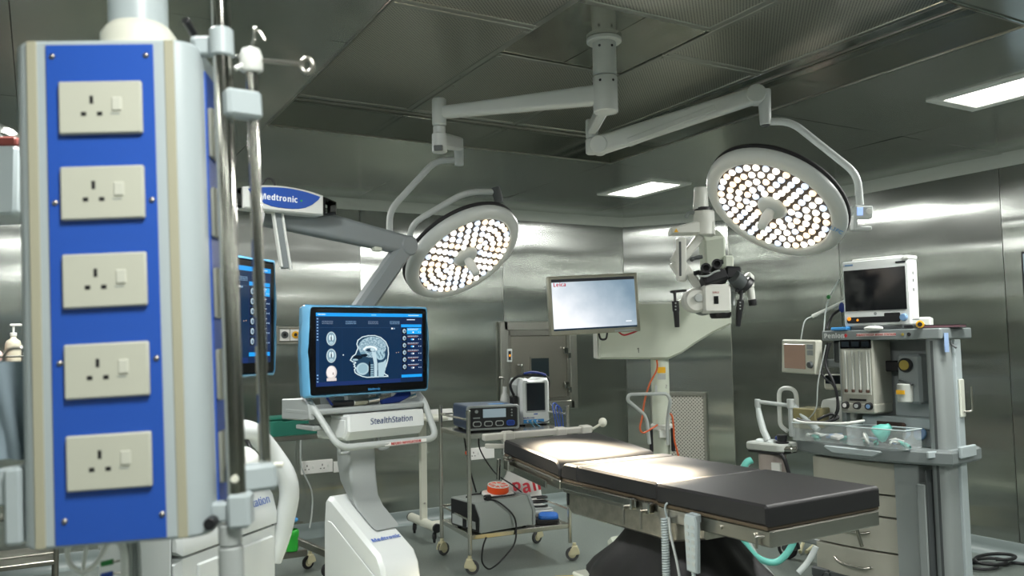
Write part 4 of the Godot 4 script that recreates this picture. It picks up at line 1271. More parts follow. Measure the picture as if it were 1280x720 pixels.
func instrument_trolley() -> void:
	var C := Vector3(2.684, 0, -4.863)
	var o := thing("instrument_trolley", "two-shelf stainless steel instrument trolley on cream castors by the pass-through hatch", "trolley", C, -5.6)
	var hw := 0.345
	var hd := 0.262
	var SH := 0.845
	var LOW := 0.235
	for sx in [-1, 1]:
		for sz in [-1, 1]:
			var x := float(sx) * hw
			var z := float(sz) * hd
			obj("post", MB.new().cyl(Vector3(x, 0.115, z), Vector3(x, 0.985, z), 0.0135, -1, 16).cyl(Vector3(x, 0.98, z), Vector3(x, 0.992, z), 0.016, -1, 16), M.steel_bright, o)
			caster(o, Vector3(x + 0.012, 0, z), 0.043, [200.0, 160.0, 20.0, -25.0][(sx + 1) + (sz + 1) / 2], M.cream, M.tyre_grey, M.cream)
	for y in [SH, LOW]:
		obj("shelf", MB.new().bx(0, y - 0.004, 0, hw * 2 - 0.02, 0.008, hd * 2 - 0.02).bx(0, y - 0.014, hd - 0.006, hw * 2 - 0.02, 0.03, 0.012, 0.003).bx(0, y - 0.014, -hd + 0.006, hw * 2 - 0.02, 0.03, 0.012, 0.003).bx(hw - 0.006, y - 0.014, 0, 0.012, 0.03, hd * 2, 0.003).bx(-hw + 0.006, y - 0.014, 0, 0.012, 0.03, hd * 2, 0.003), M.steel_bright, o)
		for s in [-1.0, 1.0]:
			obj("guard_rail", MB.new().cyl(Vector3(s * hw, y + 0.09, -hd), Vector3(s * hw, y + 0.09, hd), 0.007, -1, 10), M.steel_bright, o)
		obj("guard_rail", MB.new().cyl(Vector3(-hw, y + 0.09, -hd), Vector3(hw, y + 0.09, -hd), 0.007, -1, 10), M.steel_bright, o)
	# generator with a blue case
	var g := thing("surgical_generator", "dark blue boxy generator with grey front and small display on trolley", "generator", o.to_global(Vector3(-0.125, SH, 0.03)), -12.0)
	g.scale = Vector3(1.12, 1.08, 1.0)
	obj("case", MB.new().prism(at(0, 0.082, -0.03), rr(0.305, 0.14, 0.014, 4), -0.2, 0.16, 0.004), M.case_blue, g)
	obj("front_frame", MB.new().prism(at(0, 0.082, 0.13), rr(0.312, 0.146, 0.02, 5), 0, 0.022, 0.005), M.mid_grey, g)
	obj("front_panel", MB.new().prism(at(0, 0.082, 0.151), rr(0.285, 0.118, 0.012, 4), 0, 0.003, 0.001), M.black, g)
	obj("display", MB.new().bx(0.005, 0.108, 0.155, 0.135, 0.05, 0.002), M.lcd_grey, g, "pale grey display")
	for k in 4:
		var x := -0.098 + k * 0.066
		obj("outlet_ring", MB.new().prism(at(x, 0.048, 0.154), rr(0.05, 0.032, 0.013, 4), 0, 0.004, 0.001), M.grey_plastic if k < 3 else M.blue, g)
		obj("outlet", MB.new().prism(at(x, 0.048, 0.157), rr(0.04, 0.022, 0.009, 4), 0, 0.002), M.black if k < 3 else M.navy_blue, g)
	for k in 3: obj("key", MB.new().cyl(Vector3(0.108, 0.09 + k * 0.017, 0.153), Vector3(0.108, 0.09 + k * 0.017, 0.157), 0.005, -1, 10), M.mid_grey, g)
	obj("mark", MB.new().bx(-0.1, 0.083, 0.1545, 0.04, 0.008, 0.001), M.mid_grey, g)
	obj("power_key", MB.new().cyl(Vector3(-0.1, 0.12, 0.153), Vector3(-0.1, 0.12, 0.156), 0.01, -1, 14), M.mid_grey, g)
	obj("top_label", MB.new().bx(0.05, 0.1525, 0.02, 0.09, 0.002, 0.05), M.light_blue, g)
	for sx in [-0.12, 0.12]:
		for sz in [-0.19, 0.1]:
			obj("foot", MB.new().cyl(Vector3(sx, 0, sz), Vector3(sx, 0.012, sz), 0.014, -1, 12), M.rubber, g)
	# nerve monitor: an upright white set with a tall dark screen
	var n := thing("nerve_monitor", "upright white patient monitor with dark portrait screen on trolley", "monitor", o.to_global(Vector3(0.245, SH, -0.08)), -8.0)
	var pr := [Vector2(-0.105, 0.012), Vector2(0.105, 0.012), Vector2(0.108, 0.29), Vector2(0.095, 0.318), Vector2(0.06, 0.32), Vector2(0.03, 0.305), Vector2(-0.03, 0.305), Vector2(-0.06, 0.32), Vector2(-0.095, 0.318), Vector2(-0.108, 0.29)]
	obj("housing", MB.new().prism(at(0, 0, -0.02), pr, -0.12, 0.1, 0.016), M.cart_white, n)
	obj("side_cover", MB.new().prism(at(0, 0.165, -0.02), rr(0.219, 0.24, 0.02, 4), -0.11, 0.05, 0.01), M.grey_plastic, n)
	obj("bezel", MB.new().prism(at(0.002, 0.192, 0.079), rr(0.148, 0.205, 0.012, 4), 0, 0.004, 0.001), M.grey_light, n)
	obj("screen", MB.new().bx(0.002, 0.194, 0.0835, 0.132, 0.185, 0.002), M.screen_slate, n, "dark slate screen")
	obj("badge", MB.new().bx(0.0, 0.079, 0.081, 0.03, 0.007, 0.003, 0.001), M.blue, n)
	text("maker_name", "Medtronic", 0.012, M.ink_blue, n, at(-0.05, 0.055, 0.081), 1.0, true)
	obj("socket_panel", MB.new().bx(-0.015, 0.032, 0.0805, 0.15, 0.026, 0.004, 0.001), M.light_blue, n)
	for k in 3: obj("jack", MB.new().cyl(Vector3(-0.06 + k * 0.035, 0.032, 0.08), Vector3(-0.06 + k * 0.035, 0.032, 0.088), 0.008, -1, 12), M.white_plastic, n)
	for sx in [-0.08, 0.08]: obj("foot", MB.new().bx(sx, 0.006, -0.02, 0.03, 0.012, 0.15, 0.003), M.rubber, n)
	# leads slung over the monitor
	var lp := []
	for q in [[-0.13, 0.2, 0.02], [-0.16, 0.28, 0.03], [-0.1, 0.335, 0.03], [0.0, 0.335, 0.02], [0.09, 0.335, 0.0], [0.135, 0.3, 0.0], [0.13, 0.22, 0.0]]: lp.append(n.to_global(Vector3(q[0], q[1], q[2])))
	cable(lp, 0.009, M.black, "thick black lead slung over the white portrait monitor")
	lp = []
	for q in [[-0.06, 0.35, 0.03], [0.0, 0.358, 0.03], [0.06, 0.35, 0.02], [0.11, 0.335, 0.01]]: lp.append(n.to_global(Vector3(q[0], q[1], q[2])))
	cable(lp, 0.008, M.navy_blue, "dark blue lead laid over the top of the portrait monitor")
	var ad := thing("power_adapter", "black power adapter hung at the flank of the portrait monitor", "adapter", n.to_global(Vector3(-0.137, 0.165, 0.03)), -8.0)
	obj("brick", MB.new().bx(0, 0, 0, 0.042, 0.08, 0.06, 0.008), M.black, ad)
	obj("plug", MB.new().cyl(Vector3(0, 0.04, 0), Vector3(0, 0.055, 0), 0.008, -1, 10), M.rubber, ad)
	for k in 2:
		lp = []
		for q in [[0.29, SH + 0.002, 0.1], [0.285, SH + 0.05, 0.1], [0.29, SH + 0.13, 0.06], [0.325, SH + 0.15, 0.02], [0.365, SH + 0.11, 0.0], [0.375, SH + 0.0, 0.0], [0.37, SH - 0.08, 0.01]]: lp.append(o.to_global(Vector3(q[0] + 0.035 + 0.012 * k, q[1] - 0.015 * k, q[2] + 0.02 * k + 0.03)))
		cable(lp, 0.004, M.blue, "thin blue lead looped over the trolley's right rail", "cable", "blue leads on the trolley")
	for k in 2:
		lp = []
		for q in [[-0.06 + k * 0.035, 0.034, 0.092], [-0.05 + k * 0.03, 0.02, 0.12], [-0.03 + k * 0.05, -0.02, 0.17], [-0.02 + k * 0.06, -0.05, 0.185]]: lp.append(n.to_global(Vector3(q[0], q[1], q[2])))
		cable(lp, 0.0035, M.teal_dark, "thin teal lead plugged into the portrait monitor's front", "cable", "teal leads on the portrait monitor")
	lp = []
	for q in [[0.01, 0.034, 0.09], [0.05, 0.025, 0.12], [0.1, 0.05, 0.12], [0.135, 0.09, 0.09], [0.125, 0.14, 0.04]]: lp.append(n.to_global(Vector3(q[0], q[1], q[2])))
	cable(lp, 0.004, M.dark_grey, "dark grey lead curling round the portrait monitor's corner")
	# bottle behind the monitor
	var sb := thing("spray_bottle", "white bottle with orange label behind the portrait monitor", "bottle", o.to_global(Vector3(0.1, SH, -0.19)))
	obj("bottle", MB.new().lathe(at(0, 0, 0), [[0.001, 0], [0.034, 0.002], [0.036, 0.01], [0.036, 0.16], [0.026, 0.2], [0.014, 0.22], [0.013, 0.26]], 20, true), M.white_plastic, sb)
	obj("label_band", MB.new().lathe(at(0, 0, 0), [[0.0365, 0.03], [0.0368, 0.031], [0.0368, 0.075], [0.0365, 0.076]], 20, true), M.salmon, sb)
	obj("nozzle", MB.new().tube(fillet([Vector3(0, 0.25, 0), Vector3(0, 0.32, 0), Vector3(-0.05, 0.325, 0.01)], 0.015), 0.006, 8), M.steel, sb)
	# grey console on the lower shelf; outline in (z, y)
	var c := thing("grey_console", "light grey console with sloped front and black vented flank on lower shelf", "console", o.to_global(Vector3(-0.125, LOW, 0.08)), 6.0)
	var side := Transform3D(Basis(Vector3.BACK, Vector3.UP, Vector3.LEFT), Vector3.ZERO)
	obj("case", MB.new().prism(side, [Vector2(-0.17, 0.01), Vector2(0.17, 0.01), Vector2(0.175, 0.1), Vector2(0.12, 0.185), Vector2(-0.17, 0.185)], -0.2, 0.2, 0.006), M.console_grey, c)
	obj("rim", MB.new().prism(side, [Vector2(-0.17, 0.008), Vector2(0.176, 0.008), Vector2(0.181, 0.1), Vector2(0.124, 0.19), Vector2(-0.17, 0.19)], -0.222, -0.2, 0.004), M.mid_grey, c)
	obj("vent_flank", MB.new().prism(side, [Vector2(-0.16, 0.015), Vector2(0.16, 0.015), Vector2(0.165, 0.1), Vector2(0.113, 0.178), Vector2(-0.16, 0.178)], 0.199, 0.206, 0.002), M.black, c)
	obj("port_plate", MB.new().bx(-0.208, 0.05, 0.08, 0.004, 0.045, 0.1, 0.001).bx(-0.208, 0.055, -0.08, 0.004, 0.06, 0.12, 0.001), M.grey_plastic, c)
	for sx in [-0.16, 0.16]:
		for sz in [-0.13, 0.13]: obj("foot", MB.new().cyl(Vector3(sx, 0, sz), Vector3(sx, 0.012, sz), 0.013, -1, 10), M.rubber, c)
	# orange reel on a white pad
	var rl := thing("cable_reel", "bright orange reel with white spokes lying on the grey console", "reel", c.to_global(Vector3(0.05, 0.19, 0.0)), 0.0)
	rl.rotation_degrees.x = 9.0
	obj("base_pad", MB.new().prism(turned(0, 0, 0, -90), rr(0.2, 0.13, 0.04, 5), 0.0, 0.02, 0.005), M.paper, rl)
	obj("drum", MB.new().cyl(Vector3(0, 0.02, 0), Vector3(0, 0.066, 0), 0.07, -1, 28, 0.006), M.orange, rl)
	var sp := MB.new()
	for k in 4:
		var a := PI * k / 4 + 0.2
		sp.bar(Vector3(cos(a), 0, sin(a)) * 0.066 + Vector3(0, 0.067, 0), Vector3(cos(a), 0, sin(a)) * -0.066 + Vector3(0, 0.067, 0), 0.005, 0.004)
	sp.cyl(Vector3(0, 0.066, 0), Vector3(0, 0.072, 0), 0.016, -1, 14)
	obj("spokes", sp, M.paper, rl)
	obj("rim", MB.new().lathe(at(0, 0.066, 0), [[0.064, -0.002], [0.064, 0.003], [0.069, 0.003], [0.069, -0.002]], 28), M.paper, rl)
	lp = []
	for q in [[-0.15, 0.192, -0.06], [-0.1, 0.194, -0.1], [-0.02, 0.194, -0.09], [0.0, 0.194, 0.0], [-0.02, 0.194, 0.065], [-0.07, 0.194, 0.05], [-0.09, 0.194, 0.1], [-0.04, 0.175, 0.145], [0.03, 0.1, 0.188], [0.05, 0.02, 0.2], [0.02, -0.08, 0.215], [-0.06, -0.16, 0.2], [-0.12, -0.2, 0.19], [-0.17, -0.2, 0.2], [-0.21, -0.15, 0.2], [-0.215, -0.06, 0.22], [-0.2, 0.0, 0.235]]: lp.append(c.to_global(Vector3(q[0], q[1], q[2])))
	cable(lp, 0.0052, M.black, "black mains lead trailing over the grey console to the castor")
	lp = []
	for q in [[-0.06, 0.196, 0.06], [0.02, 0.197, 0.085], [0.1, 0.197, 0.09], [0.15, 0.196, 0.05], [0.13, 0.196, -0.02], [0.08, 0.196, -0.09], [0.0, 0.196, -0.13]]: lp.append(c.to_global(Vector3(q[0], q[1], q[2])))
	cable(lp, 0.0055, M.black, "black lead curled round the orange reel")
	var plug := thing("mains_plug", "black three-pin plug lying on the grey console", "plug", c.to_global(Vector3(-0.09, 0.1865, 0.09)), 30.0)
	obj("plug_body", MB.new().bx(0, 0.017, 0, 0.045, 0.034, 0.04, 0.008), M.black, plug)
	obj("pin", MB.new().bx(-0.03, 0.022, 0.0, 0.018, 0.006, 0.004), M.steel, plug)
	# two leads that drop behind the shelf
	cable([o.to_global(Vector3(-0.24, SH - 0.03, -0.1)), o.to_global(Vector3(-0.2, 0.6, -0.12)), o.to_global(Vector3(-0.15, 0.42, -0.12))], 0.006, M.black, "black lead dropping from generator to the console, with orange tag")
	solo("cable_tag", MB.new().cyl(Vector3(0, 0, -0.006), Vector3(0, 0, 0.006), 0.014, -1, 14), M.orange, "round orange tag on a black lead under the top shelf", "tag", o.to_global(Vector3(-0.218, 0.685, -0.10)))
	cable([o.to_global(Vector3(-0.12, SH - 0.03, -0.12)), o.to_global(Vector3(-0.115, 0.7, -0.13)), o.to_global(Vector3(-0.02, 0.54, -0.1)), o.to_global(Vector3(0.08, 0.45, 0.02)), o.to_global(Vector3(0.14, 0.36, 0.12)), o.to_global(Vector3(0.16, 0.27, 0.14))], 0.005, M.black, "black lead running from the top shelf across the white bag")
	# plastic bag with red writing
	var bg := thing("plastic_bag", "crumpled white plastic bag with red script letters on lower shelf", "bag", o.to_global(Vector3(0.185, LOW, -0.165)), -12.0)
	var rows := []
	var f := FastNoiseLite.new()
	f.seed = 12
	f.frequency = 7.0
	for i in 15:
		var row := PackedVector3Array()
		var v := float(i) / 14.0
		for j in 28:
			var a := TAU * j / 28.0
			var sc := 1.0 - 0.55 * pow(v, 2.2)
			var q := Vector3(cos(a) * 0.17 * sc, 0.002 + 0.33 * v + 0.02 * sin(a * 3.0 + 1.0) * v, sin(a) * 0.07 * sc)
			q += q.normalized() * f.get_noise_3d(q.x * 1.6, q.y * 1.6, q.z * 1.6) * 0.025
			q.y = maxf(q.y, 0.002)
			row.append(q)
		rows.append(row)
	rows.reverse()
	var bagm := MB.new().grid(rows, true, true)
	bagm.face(Array(rows[0]), Vector3(0, 0, 0))
	obj("sack", bagm, M.bag_white, bg)
	text("bag_lettering", "Pair", 0.085, M.ink_red_bright, bg, turned(0.03, 0.2, 0.088, -14, 0, 8), 1.0, true)
	# odds and ends at the right of the lower shelf
	var ft := thing("foot_switch", "blue foot switch with black lead lying on lower shelf", "foot switch", o.to_global(Vector3(0.225, LOW, 0.17)), -30.0)
	obj("base", MB.new().prism(turned(0, 0, 0, -90), rr(0.16, 0.11, 0.03, 4), 0.0, 0.03, 0.006), M.black, ft)
	obj("pedal", MB.new().prism(turned(0.01, 0.03, 0, -78), rr(0.13, 0.09, 0.03, 4), 0.0, 0.028, 0.008), M.pedal_blue, ft)
	lp = []
	for k in 26:
		var a := TAU * k / 11.0
		lp.append(o.to_global(Vector3(0.21 + 0.085 * cos(a), LOW + 0.085 + 0.0025 * k, 0.03 + 0.06 * sin(a))))
	var p0: Vector3 = lp[0]
	var lq := []
	for p in lp: lq.append(p - p0)
	solo("cable_coil", MB.new().tube(lq, 0.007, 8), M.black, "coil of thick black cable between bag and blue foot switch", "cable", p0)
	var sc2 := thing("spare_case", "low white equipment case under the black cable coil", "case", o.to_global(Vector3(0.215, LOW, 0.02)), -8.0)
	obj("case_body", MB.new().bx(0, 0.035, 0, 0.2, 0.07, 0.16, 0.008), M.white_plastic, sc2)
	obj("case_lid", MB.new().bx(0, 0.0745, 0, 0.19, 0.005, 0.15, 0.002), M.grey_plastic, sc2)

func small_stands() -> void:
	# instrument table with a white post behind the trolley
	var o := thing("overbed_stand", "white post stand with tubular foot between cart and trolley", "stand", Vector3(2.47, 0, -5.7))
	obj("post", MB.new().bx(0, 0.48, 0, 0.05, 0.75, 0.04, 0.006), M.cream_white, o)
	obj("foot_tube", MB.new().cyl(Vector3(0, 0.11, -0.24), Vector3(0, 0.11, 0.24), 0.032, -1, 20), M.cream_white, o)
	for z in [-0.245, 0.225]: obj("end_cap", MB.new().cyl(Vector3(0, 0.11, z), Vector3(0, 0.11, z + 0.02), 0.033, -1, 20), M.black, o)
	obj("post_foot", MB.new().bx(0.06, 0.1, 0.05, 0.18, 0.025, 0.1, 0.004), M.cream_white, o)
	obj("bolt", MB.new().cyl(Vector3(0, 0.25, 0.02), Vector3(0, 0.25, 0.025), 0.008, -1, 10), M.steel, o)
	for z in [-0.17, 0.19]: caster(o, Vector3(0, 0, z), 0.032, 60.0, M.black, M.rubber, M.dark_grey)
	obj("table_top", MB.new().bx(-0.12, 0.87, 0, 0.5, 0.03, 0.36, 0.008), M.cream_white, o)
	# tray stand with the green drape
	var m := thing("tray_stand", "stainless steel tray stand with castors between the two navigation carts", "stand", Vector3(1.36, 0, -5.3))
	obj("tray", MB.new().bx(0, 0.845, 0, 0.4, 0.03, 0.3, 0.006), M.steel, m)
	obj("post", MB.new().cyl(Vector3(-0.17, 0.11, 0.06), Vector3(-0.17, 0.83, 0.06), 0.013, -1, 14), M.steel, m)
	var bs := MB.new()
	bs.bx(-0.05, 0.125, 0.06, 0.34, 0.04, 0.03, 0.004)
	obj("cross_bar", bs, M.steel_dull, m)
	obj("leg_bar", MB.new().bar(Vector3(0.13, 0.14, -0.24), Vector3(0.2, 0.14, 0.23), 0.03, 0.045, 0.004).bx(0.2, 0.11, 0.22, 0.026, 0.05, 0.026, 0.003).bx(0.13, 0.12, -0.22, 0.026, 0.05, 0.026, 0.003), M.steel_dull, m)
	obj("leg_bar", MB.new().bar(Vector3(-0.22, 0.14, -0.2), Vector3(-0.22, 0.14, 0.23), 0.03, 0.045, 0.004), M.steel_dull, m)
	for q in [[0.15, -0.02], [0.2, 0.22], [-0.22, 0.2], [-0.22, -0.18]]: caster(m, Vector3(q[0], 0, q[1]), 0.042, 20.0, M.cream, M.rubber, M.cream)
	var rows := []
	var f := FastNoiseLite.new()
	f.seed = 4
	f.frequency = 9.0
	for i in 15:
		var row := PackedVector3Array()
		for j in 15:
			var x := -0.17 + 0.34 * j / 14.0
			var z := -0.12 + 0.24 * i / 14.0
			var e := minf(minf(j, 14 - j), minf(i, 14 - i))
			row.append(Vector3(x, 0.0 if e == 0 else 0.085 + 0.02 * f.get_noise_2d(x, z) + (0.015 if z < 0.02 else 0.0), z + (0.0 if e > 0 else 0.0)))
		rows.append(row)
	rows.reverse()
	var dp := thing("folded_drape", "dark green folded surgical drape on the steel tray stand", "drape", Vector3(1.37, 0.8605, -5.3), 10.0)
	obj("lower_fold", MB.new().grid(rows), M.drape_green, dp)
	obj("upper_fold", MB.new().prism(turned(0.0, 0.09, -0.01, -90, 0, 0), rr(0.3, 0.19, 0.03, 4), 0.0, 0.022, 0.009), M.drape_green, dp)
	var b := thing("green_bottle", "bright green bottle with blue and red top near the tray stand's foot", "bottle", Vector3(1.385, 0.1455, -5.24))
	obj("jar", MB.new().lathe(at(0, 0, 0), [[0.001, 0], [0.036, 0.001], [0.038, 0.008], [0.038, 0.085], [0.044, 0.09], [0.045, 0.12], [0.036, 0.132]], 20, true), M.green, b)
	obj("valve", MB.new().cyl(Vector3(0, 0.13, 0), Vector3(0, 0.175, 0), 0.012, -1, 12).cyl(Vector3(0, 0.165, 0), Vector3(0.07, 0.167, 0), 0.006, -1, 10), M.chrome, b)
	obj("knob", MB.new().ball(Vector3(0.02, 0.19, 0.01), Vector3(0.018, 0.014, 0.016), 12, 8), M.light_blue, b)
	obj("red_dot", MB.new().ball(Vector3(-0.022, 0.178, 0.015), Vector3(0.008, 0.008, 0.008), 10, 6), M.red, b)
	obj("float_tube", MB.new().cyl(Vector3(-0.01, 0.17, 0), Vector3(-0.01, 0.3, 0), 0.009, -1, 12), M.navy_blue, b)

func mattress(w: float, l: float, th: float, round_near: float, round_far: float) -> MB:
	# a padded slab from z = 0 to z = -l, its top at y = 0; the ends may be rolled
	var prof := []
	for k in 7:
		var a := PI / 2 * k / 6.0
		prof.append(Vector2(-round_near + round_near * cos(a), -round_near + round_near * sin(a)))
	for k in 7:
		var a := PI / 2 + PI / 2 * k / 6.0
		prof.append(Vector2(-l + round_far + round_far * cos(a), -round_far + round_far * sin(a)))
	prof.append(Vector2(-l, -th))
	prof.append(Vector2(0, -th))
	return MB.new().prism(Transform3D(Basis(Vector3.BACK, Vector3.UP, Vector3.LEFT), Vector3.ZERO), prof, -w / 2, w / 2, 0.008)

func operating_table() -> void:
	var X := 2.178
	var o := thing("operating_table", "operating table with black mattress in three sections and steel frame", "operating table", Vector3(X, 0, -2.5), 0.0)
	# local z: world z + 2.5; foot end to the viewer
	var W := 0.525
	var ft := Node3D.new()
	ft.name = "foot_section"
	o.add_child(ft)
	ft.position = Vector3(0.012, 0.9, 0.655)
	ft.rotation_degrees = Vector3(0, 2.2, 0)
	obj("mattress", mattress(W + 0.03, 0.495, 0.066, 0.013, 0.013), M.mattress, ft)
	obj("board", MB.new().bx(0, -0.072, -0.25, W + 0.02, 0.011, 0.49, 0.002), M.wood_edge, ft)
	obj("frame", MB.new().bx(-W / 2 + 0.012, -0.103, -0.25, 0.03, 0.05, 0.5, 0.004).bx(W / 2 - 0.012, -0.103, -0.25, 0.03, 0.05, 0.5, 0.004).bx(0, -0.103, -0.012, W, 0.05, 0.03, 0.004).bx(0, -0.103, -0.46, W, 0.05, 0.03, 0.004), M.steel, ft)
	for z in [-0.06, -0.2, -0.34]: obj("rail_bolt", MB.new().cyl(Vector3(-W / 2 - 0.003, -0.1, z), Vector3(-W / 2 - 0.012, -0.1, z), 0.008, -1, 12), M.steel, ft)
	obj("end_hook", MB.new().tube(fillet([Vector3(-W / 2 + 0.02, -0.095, 0.0), Vector3(-W / 2 - 0.016, -0.1, -0.045), Vector3(-W / 2 - 0.016, -0.135, -0.045)], 0.008), 0.005, 8), M.steel, ft)
	obj("release_lever", MB.new().tube([Vector3(W / 2 - 0.05, -0.11, -0.05), Vector3(W / 2 - 0.035, -0.15, -0.06), Vector3(W / 2 - 0.02, -0.205, -0.055)], 0.006, 8), M.steel_dull, ft)
	var st := Node3D.new()
	st.name = "seat_section"
	o.add_child(st)
	st.position = Vector3(-0.005, 0.9, 0.155)
	obj("mattress", mattress(W, 0.50, 0.066, 0.013, 0.012), M.mattress, st)
	var hip := obj("hip_pad", mattress(W, 0.125, 0.066, 0.012, 0.045), M.mattress, st)
	hip.position = Vector3(0, 0, -0.502)
	obj("board", MB.new().bx(0, -0.072, -0.31, W - 0.01, 0.011, 0.62, 0.002), M.wood_edge, st)
	obj("frame", MB.new().bx(-W / 2 + 0.02, -0.1, -0.31, 0.03, 0.045, 0.62, 0.004).bx(W / 2 - 0.02, -0.1, -0.31, 0.03, 0.045, 0.62, 0.004).bx(0, -0.1, -0.31, W - 0.06, 0.03, 0.5, 0.004), M.steel, st)
	for s in [-1.0, 1.0]:
		obj("side_rail", MB.new().bx(s * (W / 2 + 0.008), -0.09, -0.36, 0.01, 0.028, 0.5, 0.003), M.chrome, st)
	# skirt of the carriage under the seat
	var sk := []
	for e in [[-0.62, -0.085], [0.22, -0.085], [0.22, -0.16], [0.05, -0.2], [-0.58, -0.205], [-0.62, -0.18]]: sk.append(Vector2(e[0], e[1]))
	sk.reverse()
	var side := Transform3D(Basis(Vector3.BACK, Vector3.UP, Vector3.LEFT), Vector3(0, 0, 0))
	obj("carriage", MB.new().prism(side, sk, -W / 2 + 0.04, W / 2 - 0.02, 0.006), M.scuffed_steel, st)
	obj("carriage_slot", MB.new().prism(Transform3D(side.basis, Vector3(-W / 2 + 0.0195, -0.14, -0.6)), rr(0.012, 0.07, 0.005, 3), 0, 0.003), M.black, st)
	# clamps on the rail
	for z in [-0.13, -0.03]:
		var cl := obj("rail_clamp", MB.new().bx(-W / 2 - 0.015, -0.09, z, 0.03, 0.04, 0.035, 0.004), M.chrome, st)
		obj("clamp_screw", MB.new().cyl(Vector3(-W / 2 - 0.03, -0.1, z), Vector3(-W / 2 - 0.055, -0.1, z), 0.008, -1, 12), M.steel, cl)
		obj("clamp_lever", MB.new().tube([Vector3(-W / 2 - 0.05, -0.1, z), Vector3(-W / 2 - 0.054, -0.16, z + 0.004)], 0.005, 8), M.steel, cl)
	var bk := Node3D.new()
	bk.name = "back_section"
	o.add_child(bk)
	bk.position = Vector3(-0.005, 0.902, -0.475)
	bk.rotation_degrees.x = 5.8
	obj("mattress", mattress(W, 0.485, 0.066, 0.045, 0.013), M.mattress, bk)
	obj("board", MB.new().bx(0, -0.072, -0.245, W - 0.01, 0.011, 0.48, 0.002), M.wood_edge, bk)
	obj("frame", MB.new().bx(-W / 2 + 0.02, -0.1, -0.25, 0.03, 0.04, 0.5, 0.004).bx(W / 2 - 0.02, -0.1, -0.25, 0.03, 0.04, 0.5, 0.004).bx(0, -0.1, -0.47, W - 0.06, 0.03, 0.03, 0.004), M.steel, bk)
	for s in [-1.0, 1.0]:
		obj("side_rail", MB.new().bx(s * (W / 2 + 0.01), -0.115, -0.25, 0.01, 0.032, 0.34, 0.003), M.chrome, bk)
	var hc := obj("rail_clamp", MB.new().bx(-W / 2 - 0.015, -0.1, -0.4, 0.035, 0.05, 0.045, 0.005).bx(-W / 2 - 0.03, -0.135, -0.47, 0.014, 0.1, 0.02, 0.003), M.chrome, bk)
	obj("clamp_screw", MB.new().cyl(Vector3(-W / 2 - 0.01, -0.07, -0.4), Vector3(-W / 2 - 0.01, -0.06, -0.4), 0.014, -1, 14), M.chrome, hc)
	# head-end cross rail with clamp blocks
	obj("head_rail", MB.new().bar(Vector3(-W / 2 - 0.07, 0.0, -0.56), Vector3(W / 2 + 0.03, 0.0, -0.56), 0.03, 0.03, 0.004).bar(Vector3(-W / 2 - 0.06, -0.04, -0.555), Vector3(-W / 2 + 0.1, -0.045, -0.51), 0.02, 0.02, 0.003), M.rail_pale, bk)
	for x in [-0.2, 0.1, 0.25]:
		obj("rail_block", MB.new().bx(x, -0.004, -0.556, 0.06, 0.05, 0.045, 0.006), M.rail_pale, bk)
	obj("head_post", MB.new().bar(Vector3(-0.2, -0.1, -0.46), Vector3(-0.2, -0.02, -0.555), 0.03, 0.03, 0.004).bar(Vector3(0.15, -0.1, -0.46), Vector3(0.15, -0.02, -0.555), 0.03, 0.03, 0.004), M.steel_dull, bk)
	obj("knob", MB.new().ball(Vector3(0.34, 0.035, -0.53), Vector3(0.022, 0.024, 0.022), 14, 10).cyl(Vector3(0.29, 0.0, -0.55), Vector3(0.335, 0.03, -0.53), 0.007, -1, 8), M.cream_white, bk)
	# lifting column under a black skirt, and the base
	var rows := []
	for e in [[0.745, 0.13, 0.19, 0.0], [0.66, 0.15, 0.22, 0.004], [0.58, 0.19, 0.3, 0.008], [0.5, 0.235, 0.4, 0.012], [0.455, 0.25, 0.435, 0.016], [0.43, 0.25, 0.44, 0.012]]:
		var row := PackedVector3Array()
		for k in 72:
			var a := TAU * k / 72.0
			var c := cos(a)
			var s := sin(a)
			var sq := 1.0 / pow(pow(absf(c), 3.5) + pow(absf(s), 3.5), 1.0 / 3.5)
			var fold: float = 1.0 + e[3] * 3.0 * sin(a * 11.0 + e[0] * 9.0)
			row.append(Vector3(0.0 + c * sq * e[1] * fold, e[0] + 0.015 * sin(a * 7.0) * (0.75 - e[0]), -0.04 - s * sq * e[2] * fold))
		rows.append(row)
	rows.reverse()
	obj("column_cover", MB.new().grid(rows, true), M.cover_black, o, "black cloth skirt over the lifting column")
	obj("base", MB.new().bx(0, 0.25, -0.04, 0.42, 0.36, 0.8, 0.02).bx(0, 0.09, -0.04, 0.5, 0.08, 1.05, 0.02), M.steel_dull, o)
	obj("base_cap", MB.new().bx(0.0, 0.44, -0.04, 0.46, 0.02, 0.84, 0.006), M.cream_plastic, o)
	for sx in [-0.2, 0.2]:
		for sz in [-0.48, 0.4]: caster(o, Vector3(sx, 0, sz), 0.03, 0.0, M.dark_grey, M.rubber, M.dark_grey)
	# handset hung on the frame with its curled lead
	var hs := thing("table_handset", "pale grey handset with key pad hung on the operating table frame", "handset", Vector3(1.888, 0.64, -2.14), -90.0)
	hs.rotation_degrees = Vector3(3, -82, -2.5)
	obj("case", MB.new().prism(at(0, 0.13, 0), [Vector2(-0.022, -0.13), Vector2(0.022, -0.13), Vector2(0.028, 0.04), Vector2(0.021, 0.058), Vector2(-0.021, 0.058), Vector2(-0.028, 0.04)], -0.012, 0.012, 0.005), M.pendant_grey, hs)
	for r in 6:
		for c in 2: obj("key", MB.new().prism(at(-0.011 + c * 0.022, 0.03 + r * 0.024, 0.012), rr(0.014, 0.013, 0.004, 2), 0, 0.0015, 0.0005), M.grey_light, hs)
	obj("hanger", MB.new().bx(0, 0.175, -0.016, 0.04, 0.03, 0.02, 0.004), M.pendant_grey, hs)
